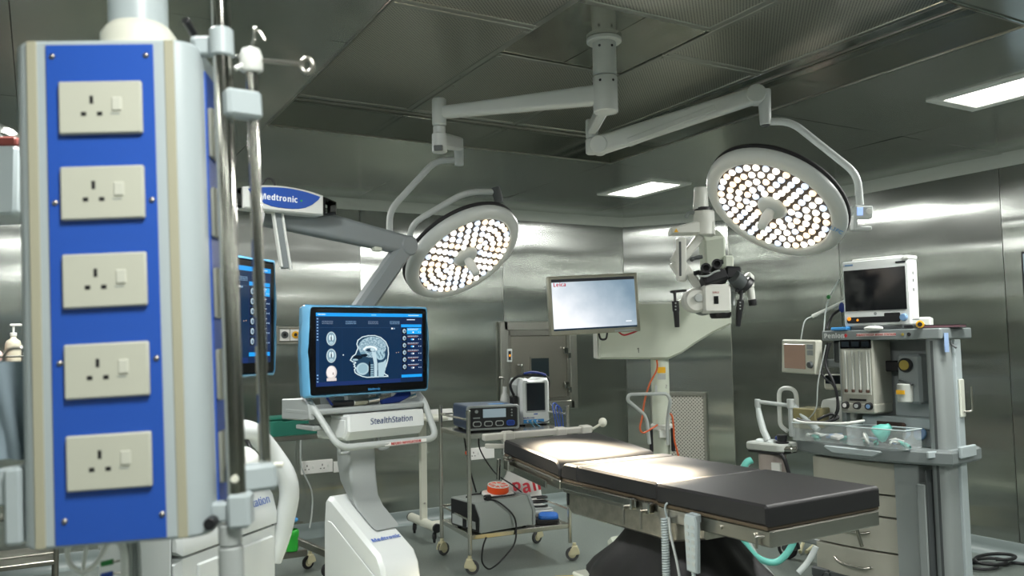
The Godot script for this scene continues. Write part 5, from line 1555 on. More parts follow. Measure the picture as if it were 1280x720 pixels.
	obj("lead_boot", MB.new().cyl(Vector3(0, 0.002, 0), Vector3(0, -0.035, 0), 0.008, 0.005, 10), M.pendant_grey, hs)
	var cp := []
	for k in 200:
		var a := TAU * k / 8.0
		cp.append(Vector3(0.0105 * cos(a), -0.0011 * k, 0.0105 * sin(a)))
	var up := [Vector3(0, 0, 0), Vector3(-0.005, 0.03, 0.0), Vector3(0.0, 0.06, 0.004)]
	var cc := thing("coiled_lead", "pale curled lead hanging from the operating table frame", "cable", Vector3(1.893, 0.79, -2.285))
	obj("coil", MB.new().tube(cp, 0.0042, 6), M.pendant_grey, cc)
	obj("straight_end", MB.new().tube(smooth([Vector3(0.0105, 0, 0), Vector3(0.004, 0.025, 0), Vector3(0.0, 0.045, 0.008), Vector3(0.01, 0.055, 0.015)], 4), 0.0038, 8), M.pendant_grey, cc)
	cable([Vector3(1.893, 0.795, -2.262), Vector3(1.888, 0.74, -2.25), Vector3(1.885, 0.66, -2.22), Vector3(1.885, 0.58, -2.2)], 0.0045, M.grey_light, "thin straight grey lead hanging beside the curled lead")
	# foot pedal on the floor
	var pb := at_y(718, 718, 0.055)
	var pd := thing("yellow_pedal", "yellow foot pedal with black tread bars on the floor by trolley", "pedal", Vector3(pb.x - 0.08, 0, pb.z + 0.14), -29.7)
	obj("plate", MB.new().bx(0, 0.03, 0, 0.24, 0.05, 0.3, 0.01), M.yellow, pd)
	for k in 2: obj("tread_bar", MB.new().bar(Vector3(0.15 + k * 0.05, 0.005, -0.09), Vector3(0.165 + k * 0.05, 0.075, -0.13), 0.014, 0.03, 0.004), M.black, pd)

func microscope() -> void:
	var C := dep(826, 500, 5.05)
	var o := thing("surgical_microscope", "pale surgical microscope on a floor stand with monitor and hanging optics head", "microscope", Vector3(C.x, 0, C.z), -29.7)
	# local x runs to the viewer's right, z towards the viewer
	obj("base", MB.new().prism(turned(0, 0.06, 0, -90), rr(0.64, 0.62, 0.08, 5), 0, 0.11, 0.02), M.micro_white, o)
	for sx in [-0.24, 0.24]:
		for sz in [-0.24, 0.24]: caster(o, Vector3(sx, 0, sz), 0.036, 30.0, M.black, M.rubber, M.black)
	obj("column", MB.new().cyl(Vector3(0, 0.16, 0), Vector3(0, 1.33, 0), 0.054, -1, 32), M.micro_white, o)
	obj("column_collar", MB.new().cyl(Vector3(0, 0.86, 0), Vector3(0, 0.9, 0), 0.066, -1, 28).bx(0, 0.845, 0.062, 0.06, 0.05, 0.03, 0.005), M.micro_pale, o)
	obj("warning_sticker", MB.new().bx(0.0, 1.225, 0.0535, 0.048, 0.036, 0.004), M.sticker_yellow, o, "yellow warning sticker")
	obj("info_sticker", MB.new().bx(0.0, 1.185, 0.0535, 0.048, 0.032, 0.004), M.grey_plastic, o)
	obj("type_sticker", MB.new().bx(-0.03, 1.11, 0.044, 0.022, 0.05, 0.004), M.grey_light, o)
	text("column_mark", "2", 0.02, M.ink_dark, o, at(0.026, 1.125, 0.0485))
	# beam: a deep box that tapers to the right
	var b := L(o, 748, 447, 5.0)
	var q := []
	for e in [[748, 449], [836, 449], [853, 441], [872, 428], [892, 416], [915, 405], [915, 362], [905, 356], [845, 377], [760, 378], [748, 384]]:
		var p := L(o, e[0], e[1], 5.0)
		q.append(Vector2(p.x, p.y))
	q.reverse()
	if Geometry2D.is_polygon_clockwise(PackedVector2Array(q)): q.reverse()
	obj("beam", MB.new().prism(at(0, 0, 0.0), q, -0.17, 0.08, 0.012), M.micro_white, o)
	obj("beam_end", MB.new().bx(b.x - 0.004, 1.42, -0.045, 0.008, 0.24, 0.22, 0.003), M.micro_pale, o)
	obj("cable_port", MB.new().cyl(Vector3(0, 1.3, 0), Vector3(0, 1.335, 0), 0.062, -1, 24), M.black, o)
	text("beam_mark", "1", 0.028, M.ink_dark, o, at(L(o, 801, 443, 4.9).x, 1.345, 0.0812))
	# monitor on the beam
	var mc := L(o, 743, 380, 4.72)
	var mt := turned(mc.x, mc.y, mc.z, 0, 9.0, 2.2)
	var mo := obj("monitor", MB.new().prism(mt, rr(0.525, 0.335, 0.008, 3), -0.05, 0.0, 0.005), M.monitor_frame, o)
	obj("screen", MB.new().sheet(mt.translated_local(Vector3(0, 0.004, 0.001)), 0.485, 0.29), M.screen_scope, mo, "bright blue white screen with glare painted in")
	obj("control_strip", MB.new().box(mt.translated_local(Vector3(0.17, -0.158, 0.001)), Vector3(0.12, 0.01, 0.003)), M.grey_plastic, mo)
	text("maker_name", "Leica", 0.022, M.ink_scarlet, mo, mt.translated_local(Vector3(-0.195, 0.118, 0.002)), 1.0, true)
	obj("monitor_mount", MB.new().bx(mc.x + 0.06, 1.54, mc.z - 0.11, 0.12, 0.1, 0.14, 0.01), M.micro_pale, mo)
	obj("monitor_lead", MB.new().tube(smooth([mt * Vector3(0.02, -0.165, -0.02), mt * Vector3(0.03, -0.2, -0.02), mt * Vector3(0.06, -0.2, -0.02), mt * Vector3(0.07, -0.165, -0.02)], 5), 0.006, 8), M.black, mo)
	obj("monitor_lead", MB.new().tube(smooth([mt * Vector3(0.14, -0.165, -0.03), mt * Vector3(0.17, -0.185, -0.03), mt * Vector3(0.22, -0.175, -0.03), mt * Vector3(0.25, -0.165, -0.03)], 5), 0.005, 8), M.red, mo)
	# riser and swing arm that carry the optics, lower than the lamps
	var T := 4.55
	var pst := MB.new()
	pst.bar(L(o, 893, 368, 4.85), L(o, 889, 292, 4.7), 0.12, 0.13, 0.012, Vector3.BACK)
	obj("riser", pst, M.micro_white, o)
	obj("riser_box", MB.new().bar(L(o, 904, 330, 4.7), L(o, 915, 330, 4.7), 0.08, 0.09, 0.008), M.micro_white, o)
	obj("top_joint", MB.new().cyl(L(o, 880, 294, T), L(o, 880, 263, T), 0.06, 0.055, 24).cyl(L(o, 876, 262, T), L(o, 876, 234, T), 0.042, 0.036, 20), M.micro_pale, o)
	obj("joint_gap", MB.new().cyl(L(o, 879, 264, T), L(o, 879, 259, T), 0.05, -1, 24), M.black, o)
	var ca := MB.new()
	ca.prism(Transform3D(Basis(), L(o, 837, 294, T)), [Vector2(0, 0), Vector2(0.16, 0.0), Vector2(0.24, -0.01), Vector2(0.24, 0.07), Vector2(0.14, 0.07), Vector2(0, 0.035)], -0.05, 0.05, 0.008)
	obj("carrier_arm", ca, M.micro_pale, o)
	obj("warning_mark", MB.new().prism(Transform3D(Basis(), L(o, 843, 290, T) + Vector3(0, 0, 0.051)), [Vector2(-0.012, -0.008), Vector2(0.012, -0.008), Vector2(0, 0.012)], 0, 0.002), M.sticker_yellow, o)
	obj("side_plate", MB.new().bar(L(o, 852, 352, T), L(o, 851, 297, T), 0.05, 0.06, 0.008, Vector3.BACK), M.micro_pale, o)
	obj("plate_slot", MB.new().bar(L(o, 850.5, 345, T - 0.04), L(o, 850, 302, T - 0.04), 0.012, 0.006, 0.002, Vector3.BACK), M.dark_grey, o)
	for e in [[[853, 325], [876, 294]], [[853, 330], [874, 360]], [[841, 328], [851, 312]], [[841, 328], [851, 344]]]:
		obj("strut", MB.new().bar(L(o, e[0][0], e[0][1], T + 0.02), L(o, e[1][0], e[1][1], T + 0.02), 0.045, 0.045, 0.008, Vector3.BACK), M.micro_pale, o)
	obj("knob", MB.new().cyl(L(o, 865, 323, T), L(o, 878, 321, T), 0.011, -1, 12).ball(L(o, 865, 324, T), Vector3(0.014, 0.014, 0.014), 10, 8), M.dark_grey, o)
	# optics head
	var hc := L(o, 893, 374, T)
	var hd := obj("optics_head", MB.new().prism(at(hc.x, hc.y, hc.z), rr(0.15, 0.155, 0.02, 4), -0.09, 0.07, 0.012), M.micro_pale, o)
	obj("head_flank", MB.new().prism(at(hc.x - 0.105, hc.y - 0.005, hc.z), circ(0.068, 28), -0.06, 0.05, 0.012), M.micro_pale, hd)
	obj("adjuster", MB.new().cyl(Vector3(hc.x - 0.1, hc.y + 0.006, hc.z + 0.045), Vector3(hc.x - 0.1, hc.y + 0.006, hc.z + 0.066), 0.022, -1, 16), M.grey_light, hd)
	obj("data_window", MB.new().bx(hc.x - 0.008, hc.y - 0.008, hc.z + 0.071, 0.024, 0.042, 0.003), M.black_gloss, hd)
	text("maker_name", "Leica", 0.011, M.ink_red, hd, at(hc.x - 0.008, hc.y + 0.034, hc.z + 0.0705))
	obj("objective", MB.new().cyl(Vector3(hc.x + 0.03, hc.y - 0.105, hc.z), Vector3(hc.x + 0.03, hc.y - 0.07, hc.z), 0.055, 0.06, 24), M.black, hd)
	var eb := obj("eyepiece_block", MB.new().prism(turned(hc.x - 0.005, hc.y + 0.11, hc.z + 0.03, -20, 0, 17), [Vector2(-0.07, -0.03), Vector2(0.065, -0.03), Vector2(0.07, 0.02), Vector2(0.05, 0.035), Vector2(-0.055, 0.035), Vector2(-0.075, 0.02)], -0.05, 0.04, 0.008), M.black, o)
	for k in 2:
		var ec := L(o, [879.5, 893.0][k], [337.5, 332.5][k], T - 0.05)
		obj("eyepiece", MB.new().cyl(ec + Vector3(0.004, -0.02, -0.03), ec + Vector3(0, 0.005, 0.045), 0.025, 0.022, 20).lathe(nose(Vector3(0, 0.1, 0.99), Vector3.RIGHT, ec + Vector3(0, 0.005, 0.045)), [[0.022, 0.0], [0.027, 0.004], [0.027, 0.016], [0.017, 0.016], [0.015, 0.004]], 20), M.black, eb)
		var kc := L(o, [871.0, 900.0][k], [341.0, 328.0][k], T - 0.02)
		obj("eyepiece_knob", MB.new().cyl(kc + Vector3(-0.016, -0.004, 0), kc + Vector3(0.016, 0.004, 0), 0.013, -1, 12), M.black, eb)
	obj("eyepiece_band", MB.new().tube(smooth([L(o, 874, 345, T - 0.1), L(o, 884, 345, T - 0.1), L(o, 893, 340, T - 0.1), L(o, 900, 338, T - 0.1)], 4), 0.005, 8), M.grey_light, eb)
	# assistant's tube on the right
	var ax := obj("observer_block", MB.new().bar(L(o, 905, 341, T), L(o, 924, 342, T), 0.09, 0.07, 0.01), M.black, o)
	obj("observer_tube", MB.new().cyl(L(o, 917, 345, T - 0.05), L(o, 930, 358, T), 0.04, 0.045, 20), M.dark_grey, ax)
	obj("observer_ring", MB.new().cyl(L(o, 928, 354, T), L(o, 934, 360, T), 0.055, 0.058, 24), M.black, ax)
	obj("video_camera", MB.new().bar(L(o, 930, 352, T + 0.06), L(o, 941, 352, T + 0.06), 0.1, 0.1, 0.025), M.micro_pale, ax)
	obj("camera_tail", MB.new().cyl(L(o, 937, 360, T + 0.04), L(o, 940, 376, T + 0.04), 0.024, 0.02, 16), M.micro_pale, ax)
	obj("camera_cap", MB.new().cyl(L(o, 940, 374, T + 0.04), L(o, 941, 382, T + 0.04), 0.023, -1, 16), M.black, ax)
	for k in 3:
		obj("dial", MB.new().cyl(L(o, 903, 361 + k * 8, T - 0.03), L(o, 912, 361 + k * 8, T - 0.03), 0.018 - 0.002 * k, -1, 14), M.black, ax)
	obj("support_bar", MB.new().bar(L(o, 912, 361, T), L(o, 930, 366, T), 0.02, 0.02, 0.003).bar(L(o, 917, 355, T + 0.02), L(o, 916, 382, T + 0.02), 0.02, 0.02, 0.003), M.grey_light, ax)
	# hand grips
	for k in 2:
		var x: float = [844.0, 926.0][k]
		var lean: float = [2.5, -3.5][k]
		var y0: float = [376.0, 375.0][k]
		var hg := obj("hand_grip", MB.new().tube([L(o, x, y0, T - 0.06), L(o, x + lean * 0.4, y0 + 12, T - 0.06), L(o, x + lean * 0.5, y0 + 14, T - 0.06), L(o, x + lean, y0 + 33, T - 0.06)], [0.019, 0.019, 0.016, 0.013], 14), M.black, o)
		obj("grip_stem", MB.new().tube([L(o, x, y0 + 1, T - 0.06), L(o, x - lean * 0.3, y0 - 12, T - 0.05)], 0.008, 8).bar(L(o, x - 6, y0 - 11, T - 0.05), L(o, x + 14 - k * 16, y0 - 13, T - 0.03), 0.016, 0.014, 0.003), M.black, hg)
		for j in 3: obj("grip_button", MB.new().ball(L(o, x + lean * 0.2, y0 + 3 + j * 4, T - 0.082), Vector3(0.0045, 0.0045, 0.004), 8, 6), M.grey_plastic, hg)
	# cable loop under the head
	obj("cable_loop", MB.new().tube(smooth([L(o, 864, 372, T + 0.05), L(o, 866, 385, T + 0.05), L(o, 876, 392, T + 0.04), L(o, 889, 389, T + 0.03), L(o, 894, 383, T + 0.03)], 6), 0.011, 10), M.mid_grey, o)
	obj("cable_loop", MB.new().tube(smooth([L(o, 857, 272, T), L(o, 862, 266, T), L(o, 872, 266, T)], 6), 0.011, 10), M.mid_grey, o)
	# tubular push bar round the column, and the orange lead
	var hb := [L(o, 812, 555, 4.95), L(o, 808, 520, 4.95), L(o, 784, 500, 4.9), L(o, 786, 493, 4.9), L(o, 834, 492, 4.9), L(o, 838, 500, 4.9), L(o, 834, 525, 4.95), L(o, 835, 556, 4.95)]
	obj("push_bar", MB.new().tube(fillet(hb, 0.05, 5), 0.0105, 12), M.grey_light, o)
	obj("push_bar_pad", MB.new().bx(-0.075, 0.81, 0.06, 0.02, 0.14, 0.03, 0.005).bx(0.055, 0.81, 0.06, 0.02, 0.14, 0.03, 0.005), M.black, o)
	var ol := []
	for e in [[821, 450, 4.97], [821, 462, 4.97], [812, 480, 4.96], [806, 500, 4.95], [803, 520, 4.94], [800, 535, 4.93], [804, 541, 4.93], [814, 536, 4.95], [822, 531, 4.97]]: ol.append(dep(e[0], e[1], e[2]))
	cable(ol, 0.0055, M.cable_orange, "orange lead running down the microscope column in a loop")
	ol = []
	for e in [[834, 515, 4.93], [840, 520, 4.93], [842, 535, 4.93], [843, 550, 4.93], [847, 566, 4.93], [850, 580, 4.93]]: ol.append(dep(e[0], e[1], e[2]))
	cable(ol, 0.0055, M.cable_orange, "orange lead dangling from the push bar before the grille")

func scope_screen() -> ImageTexture:  # microscope display; its white to blue-grey ramp is partly painted glare
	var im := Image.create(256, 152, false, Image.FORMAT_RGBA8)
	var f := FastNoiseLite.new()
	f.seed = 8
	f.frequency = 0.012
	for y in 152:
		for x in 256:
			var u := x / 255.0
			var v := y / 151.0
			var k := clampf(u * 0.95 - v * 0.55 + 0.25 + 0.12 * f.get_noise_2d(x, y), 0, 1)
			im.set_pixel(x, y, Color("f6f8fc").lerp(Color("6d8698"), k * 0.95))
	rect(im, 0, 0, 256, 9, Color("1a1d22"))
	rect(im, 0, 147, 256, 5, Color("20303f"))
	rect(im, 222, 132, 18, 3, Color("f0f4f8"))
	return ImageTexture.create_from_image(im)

func anaesthesia() -> void:
	# local x runs along the front, 0 at its right end; z out of the front
	var o := thing("anaesthesia_workstation", "grey anaesthesia workstation with drawers, flowmeters and top shelf by the wall", "anaesthesia machine", Vector3(4.074, 0, -2.659), -81.7)
	# top shelf
	obj("top_shelf", MB.new().prism(turned(-0.34, 1.383, -0.175, -90), rr(0.69, 0.36, 0.02, 4), 0, 0.058, 0.006), M.anaes_shelf, o)
	text("maker_name", "Penlon", 0.028, M.ink_grey, o, at(-0.60, 1.411, 0.0062), 1.0, true)
	obj("maker_mark", MB.new().prism(at(-0.528, 1.411, 0.005), [Vector2(-0.011, 0), Vector2(0, -0.012), Vector2(0.011, 0), Vector2(0, 0.012)], 0, 0.002), M.red, o)
	obj("shelf_sticker", MB.new().bx(-0.35, 1.413, 0.0055, 0.225, 0.017, 0.0012), M.paper, o)
	text("shelf_lettering", "ANAESTHESIA WORK STATION", 0.0125, M.ink_red, o, at(-0.35, 1.413, 0.0066), 0.92, true)
	obj("shelf_lock", MB.new().cyl(Vector3(-0.165, 1.411, 0.004), Vector3(-0.165, 1.411, 0.009), 0.01, -1, 14), M.black, o)
	obj("shelf_lock", MB.new().cyl(Vector3(-0.2, 1.411, 0.004), Vector3(-0.2, 1.411, 0.008), 0.008, -1, 14), M.yellow_dull, o)
	obj("hanging_tag", MB.new().bx(0.012, 1.365, -0.03, 0.003, 0.1, 0.045).bx(0.0135, 1.33, -0.03, 0.002, 0.03, 0.04), M.tag_blue, o)
	obj("shelf_hook", MB.new().tube(fillet([Vector3(-0.02, 1.385, -0.12), Vector3(0.0, 1.35, -0.12), Vector3(0.02, 1.335, -0.12)], 0.01), 0.006, 8), M.dark_grey, o)
	# uprights and back
	obj("upright", MB.new().prism(turned(-0.055, 0.04, -0.09, -90), rr(0.09, 0.16, 0.035, 5), 0, 1.345, 0.003), M.anaes_grey, o)
	obj("upright", MB.new().bx(-0.004, 0.71, -0.17, 0.02, 1.34, 0.07, 0.004), M.pendant_grey, o)
	obj("upright", MB.new().bx(-0.128, 0.32, 0.01, 0.05, 0.62, 0.06, 0.008), M.anaes_grey, o)
	obj("upright_groove", MB.new().bx(-0.056, 0.71, -0.0085, 0.012, 1.33, 0.004).bx(-0.1, 0.36, 0.0, 0.008, 0.68, 0.07), M.dark_grey, o)
	obj("upright", MB.new().bx(-0.575, 1.1, -0.04, 0.03, 0.56, 0.05, 0.006), M.anaes_grey, o)
	obj("back_panel", MB.new().bx(-0.33, 1.1, -0.24, 0.5, 0.56, 0.03, 0.004), M.anaes_grey, o)
	obj("back_panel", MB.new().bx(-0.22, 1.0, -0.2, 0.28, 0.18, 0.03, 0.006).bx(-0.3, 0.93, -0.14, 0.42, 0.06, 0.1, 0.008), M.pendant_grey, o)
	obj("gauge_board", MB.new().prism(turned(-0.3, 0.86, -0.1, -25), rr(0.46, 0.11, 0.01, 3), -0.012, 0.0, 0.003), M.anaes_grey, o)
	for k in 4:
		var gx := -0.43 + k * 0.085
		var t := turned(gx, 0.872, -0.088, 65)
		obj("gauge", MB.new().lathe(t, [[0.001, 0.006], [0.028, 0.006]], 20), M.paper if k < 2 else M.tag_blue, o)
		obj("gauge_rim", MB.new().lathe(t, [[0.028, 0.0], [0.034, 0.004], [0.034, 0.012], [0.028, 0.012]], 20), M.steel if k < 2 else M.blue_grey, o)
	# flowmeter block
	var fm := obj("flowmeter_block", MB.new().bx(-0.475, 1.2, -0.1, 0.2, 0.37, 0.2, 0.008), M.anaes_cream, o)
	obj("display_head", MB.new().bx(-0.475, 1.362, 0.001, 0.185, 0.05, 0.008, 0.002), M.black_gloss, fm)
	for k in 3: obj("digit_window", MB.new().bx(-0.535 + k * 0.06, 1.362, 0.006, 0.045, 0.03, 0.002), M.screen_slate, fm)
	obj("tube_window", MB.new().bx(-0.475, 1.205, 0.001, 0.165, 0.25, 0.004, 0.001), M.tube_back, fm)
	for k in 4:
		var x := -0.54 + k * 0.043
		obj("flow_tube", MB.new().cyl(Vector3(x, 1.09, 0.006), Vector3(x, 1.325, 0.006), 0.0045, -1, 10), M.tube_glass, fm)
		obj("scale_strip", MB.new().bx(x + 0.014, 1.205, 0.004, 0.0025, 0.22, 0.002), M.mid_grey, fm)
		obj("float", MB.new().cyl(Vector3(x, 1.092, 0.008), Vector3(x, 1.108, 0.008), 0.009, -1, 10), M.brown_pack, fm)
	obj("flow_label", MB.new().bx(-0.475, 1.05, 0.001, 0.1, 0.012, 0.003), M.black, fm)
	for k in 3:
		var x := -0.545 + k * 0.07
		obj("flow_knob", MB.new().cyl(Vector3(x, 1.018, 0.0), Vector3(x, 1.018, 0.03), 0.021, 0.018, 20), M.black, fm)
		obj("knob_cap", MB.new().cyl(Vector3(x + 0.004, 1.018, 0.03), Vector3(x + 0.004, 1.018, 0.033), 0.012, -1, 16), [M.paper, M.grey_plastic, M.blue_grey][k], fm)
	obj("flow_foot", MB.new().bx(-0.475, 1.005, -0.09, 0.21, 0.06, 0.19, 0.01), M.anaes_cream, fm)
	# vaporiser
	var vp := obj("vaporiser", MB.new().bx(-0.215, 1.17, -0.13, 0.13, 0.27, 0.12, 0.015), M.vapor_grey, o)
	obj("vaporiser_dial", MB.new().cyl(Vector3(-0.225, 1.245, -0.07), Vector3(-0.225, 1.245, -0.045), 0.038, -1, 24), M.black, vp)
	obj("dial_face", MB.new().cyl(Vector3(-0.225, 1.245, -0.045), Vector3(-0.225, 1.245, -0.04), 0.027, -1, 24), M.yellow_dull, vp)
	obj("vaporiser_jar", MB.new().cyl(Vector3(-0.23, 1.045, -0.05), Vector3(-0.23, 1.145, -0.05), 0.04, -1, 24), M.vapor_pale, vp)
	obj("jar_label", MB.new().bx(-0.235, 1.1, -0.0105, 0.045, 0.022, 0.006), M.sticker_yellow, vp)
	obj("lock_lever", MB.new().bar(Vector3(-0.26, 1.165, -0.05), Vector3(-0.18, 1.14, -0.04), 0.012, 0.012, 0.003), M.dark_grey, vp)
	obj("selector", MB.new().bx(-0.335, 1.235, -0.16, 0.09, 0.06, 0.06, 0.006), M.black, vp)
	# work shelf with a bowed front; outline in (x, -z)
	var bow := []
	for k in 13:
		var f := float(k) / 12.0
		bow.append(Vector2(-0.86 + 0.9 * f, -(0.03 + 0.1 * sin(PI * f))))
	bow.append(Vector2(0.04, 0.3)); bow.append(Vector2(-0.86, 0.3))
	obj("work_shelf", MB.new().prism(turned(0, 0.735, 0, -90), bow, 0, 0.075, 0.012), M.anaes_shelf, o)
	obj("shelf_grip", MB.new().prism(at(-0.45, 0.775, 0.119), [Vector2(-0.17, 0.014), Vector2(-0.12, -0.016), Vector2(0.12, -0.018), Vector2(0.17, 0.01), Vector2(0.16, 0.02), Vector2(-0.16, 0.024)], 0, 0.016, 0.006), M.pendant_grey, o)
	obj("rail", MB.new().bar(Vector3(-0.06, 0.79, 0.09), Vector3(0.05, 0.795, -0.14), 0.016, 0.035, 0.004).bar(Vector3(0.05, 0.8, -0.03), Vector3(0.05, 0.8, -0.2), 0.02, 0.06, 0.005), M.pendant_grey, o)
	# drawers with bowed fronts
	for e in [[0.545, 0.715], [0.425, 0.535], [0.235, 0.415], [0.06, 0.225]]:
		var fr := []
		for k in 9:
			var f := float(k) / 8.0
			fr.append(Vector2(-0.765 + 0.485 * f, -(0.0 + 0.03 * sin(PI * (0.15 + 0.85 * f)))))
		fr.append(Vector2(-0.28, 0.35)); fr.append(Vector2(-0.765, 0.35))
		var dr := obj("drawer", MB.new().prism(turned(0, e[0], 0, -90), fr, 0.0, e[1] - e[0], 0.004), M.anaes_drawer, o)
		if e[0] < 0.4:
			var y: float = e[1] - 0.075
			obj("drawer_pull", MB.new().tube(smooth([Vector3(-0.64, y + 0.008, 0.03), Vector3(-0.6, y - 0.008, 0.055), Vector3(-0.52, y - 0.015, 0.062), Vector3(-0.45, y - 0.014, 0.055), Vector3(-0.43, y - 0.01, 0.03)], 4), 0.008, 10), M.steel, dr)
	var cab := []
	for k in 7:
		var a := -PI / 2 + PI / 2 * k / 6.0
		cab.append(Vector2(-0.25 + 0.1 * cos(a), -0.0 + 0.02 * sin(a)))
	cab.append(Vector2(-0.15, 0.36)); cab.append(Vector2(-0.275, 0.36)); cab.append(Vector2(-0.275, -0.02))
	obj("cabinet_side", MB.new().prism(turned(0, 0.05, 0, -90), cab, 0, 0.67, 0.003), M.anaes_grey, o)
	obj("plinth", MB.new().bx(-0.4, 0.05, -0.18, 0.8, 0.06, 0.42, 0.01), M.dark_grey, o)
	caster(o, Vector3(-1.16, 0, -0.28), 0.065, 8.0, M.dark_grey, M.rubber, M.white_plastic, "castor")
	obj("base_arm", MB.new().bar(Vector3(-0.7, 0.15, -0.25), Vector3(-1.14, 0.15, -0.28), 0.06, 0.04, 0.008), M.anaes_grey, o)
	for q in [[-0.05, -0.34], [-0.7, 0.03], [-0.05, 0.02]]: caster(o, Vector3(q[0], -0.0, q[1]), 0.03, 0.0, M.dark_grey, M.rubber, M.grey_plastic, "castor")
	# ventilator display on the left
	var dc := Vector3(-0.825, 1.292, 0.02)
	var vd := obj("ventilator_display", MB.new().prism(turned(dc.x, dc.y, dc.z, 0, -14, -1.5), [Vector2(-0.155, -0.1), Vector2(0.13, -0.1), Vector2(0.145, 0.09), Vector2(0.135, 0.1), Vector2(-0.14, 0.1), Vector2(-0.148, 0.09)], -0.05, 0.0, 0.008), M.vent_cream, o)
	var dt := turned(dc.x, dc.y, dc.z, 0, -14, -1.5)
	obj("screen", MB.new().box(dt.translated_local(Vector3(-0.035, 0.0, 0.001)), Vector3(0.175, 0.145, 0.004), 0.001), M.screen_rosy_reflection, vd, "glossy screen with rosy lamp reflection painted into its grey")
	for k in 3: obj("key", MB.new().box(dt.translated_local(Vector3([0.09, 0.078, 0.104][k], [0.06, 0.025, 0.025][k], 0.001)), Vector3(0.05 if k == 0 else 0.022, 0.03, 0.004), 0.001), M.mid_grey, vd)
	obj("dial", MB.new().cyl(dt * Vector3(0.095, -0.045, 0.0), dt * Vector3(0.095, -0.045, 0.018), 0.021, 0.018, 20), M.dark_grey, vd)
	obj("display_arm", MB.new().bar(Vector3(-0.8, 1.25, -0.03), Vector3(-0.58, 1.25, -0.15), 0.05, 0.05, 0.008), M.anaes_grey, vd)
	obj("lower_display", MB.new().bx(-0.66, 1.14, -0.12, 0.16, 0.09, 0.06, 0.01), M.vent_cream, o)
	obj("lower_screen", MB.new().bx(-0.66, 1.155, -0.088, 0.13, 0.05, 0.004), M.screen_off, o)
	obj("manifold_box", MB.new().bx(-0.62, 1.32, -0.12, 0.08, 0.13, 0.1, 0.01), M.dark_grey, o)
	# bellows and absorber on the left
	obj("bellows_housing", MB.new().prism(Transform3D(Basis(Vector3.BACK, Vector3.UP, Vector3.LEFT), Vector3(-0.67, 0.81, -0.2)), [Vector2(-0.12, 0), Vector2(0.12, 0), Vector2(0.12, 0.1), Vector2(0.06, 0.22), Vector2(-0.12, 0.23)], -0.12, 0.12, 0.012), M.vapor_pale, o)
	obj("bellows_window", MB.new().bx(-0.79, 0.93, -0.03, 0.15, 0.12, 0.16, 0.006), M.amber_glass, o)
	obj("bellows_disc", MB.new().cyl(Vector3(-0.79, 0.865, -0.03), Vector3(-0.79, 0.9, -0.03), 0.072, -1, 24), M.dark_grey, o)
	obj("bag_arm", MB.new().cyl(Vector3(-0.88, 0.82, 0.04), Vector3(-0.88, 1.02, 0.04), 0.017, -1, 16).cyl(Vector3(-0.88, 1.0, 0.04), Vector3(-1.07, 1.02, 0.1), 0.012, -1, 14).cyl(Vector3(-1.07, 0.985, 0.1), Vector3(-1.07, 1.035, 0.1), 0.018, -1, 14).cyl(Vector3(-0.88, 0.985, 0.04), Vector3(-0.88, 1.04, 0.04), 0.023, -1, 16), M.grey_light, o)
	obj("drop_tube", MB.new().tube([Vector3(-1.07, 0.99, 0.1), Vector3(-1.06, 0.93, 0.1), Vector3(-1.03, 0.85, 0.11), Vector3(-0.99, 0.79, 0.12)], [0.014, 0.019, 0.02, 0.02], 12), M.hose_clear, o)
	obj("loop_tube", MB.new().tube(fillet([Vector3(-0.95, 0.84, -0.02), Vector3(-1.0, 0.87, -0.02), Vector3(-1.0, 1.1, -0.02), Vector3(-0.88, 1.1, -0.02), Vector3(-0.88, 0.9, -0.02)], 0.055, 6), 0.013, 12), M.white_plastic, o)
	obj("loop_tube", MB.new().tube([Vector3(-0.88, 1.0, 0.02), Vector3(-0.78, 0.93, 0.04), Vector3(-0.7, 0.87, 0.05)], 0.018, 12), M.hose_clear, o)
	var ab := obj("absorber_head", MB.new().prism(turned(-0.98, 0.74, 0.1, -90), rr(0.26, 0.2, 0.04, 5), 0, 0.045, 0.008), M.vapor_pale, o)
	obj("absorber_gasket", MB.new().prism(turned(-0.98, 0.725, 0.1, -90), rr(0.25, 0.19, 0.04, 5), 0, 0.015, 0.003), M.black, ab)
	for x in [-1.04, -0.96]: obj("valve_dome", MB.new().ball(Vector3(x, 0.785, 0.12), Vector3(0.036, 0.018, 0.036), 18, 8), M.hose_clear, ab)
	obj("absorber_knob", MB.new().cyl(Vector3(-0.895, 0.785, 0.12), Vector3(-0.895, 0.795, 0.12), 0.038, -1, 22).cyl(Vector3(-0.895, 0.795, 0.12), Vector3(-0.895, 0.835, 0.12), 0.028, 0.031, 20), M.black, ab)
	obj("absorber_cap", MB.new().cyl(Vector3(-0.96, 0.785, 0.06), Vector3(-0.96, 0.815, 0.06), 0.02, -1, 14), M.navy_blue, ab)
	obj("absorber_canister", MB.new().cyl(Vector3(-0.98, 0.53, 0.1), Vector3(-0.98, 0.725, 0.1), 0.08, -1, 28), M.canister, ab)
	obj("canister_plate", MB.new().bx(-0.91, 0.64, 0.165, 0.06, 0.07, 0.02, 0.003), M.paper, ab)
	obj("coupling", MB.new().cyl(Vector3(-0.87, 0.755, 0.16), Vector3(-0.8, 0.76, 0.12), 0.016, -1, 14).cyl(Vector3(-0.83, 0.757, 0.137), Vector3(-0.82, 0.758, 0.13), 0.022, -1, 14), M.chrome, ab)
	obj("drain_tube", MB.new().tube(smooth([Vector3(-0.88, 0.735, 0.17), Vector3(-0.85, 0.7, 0.17), Vector3(-0.83, 0.62, 0.16), Vector3(-0.8, 0.52, 0.15)], 5), 0.012, 10), M.black, ab)
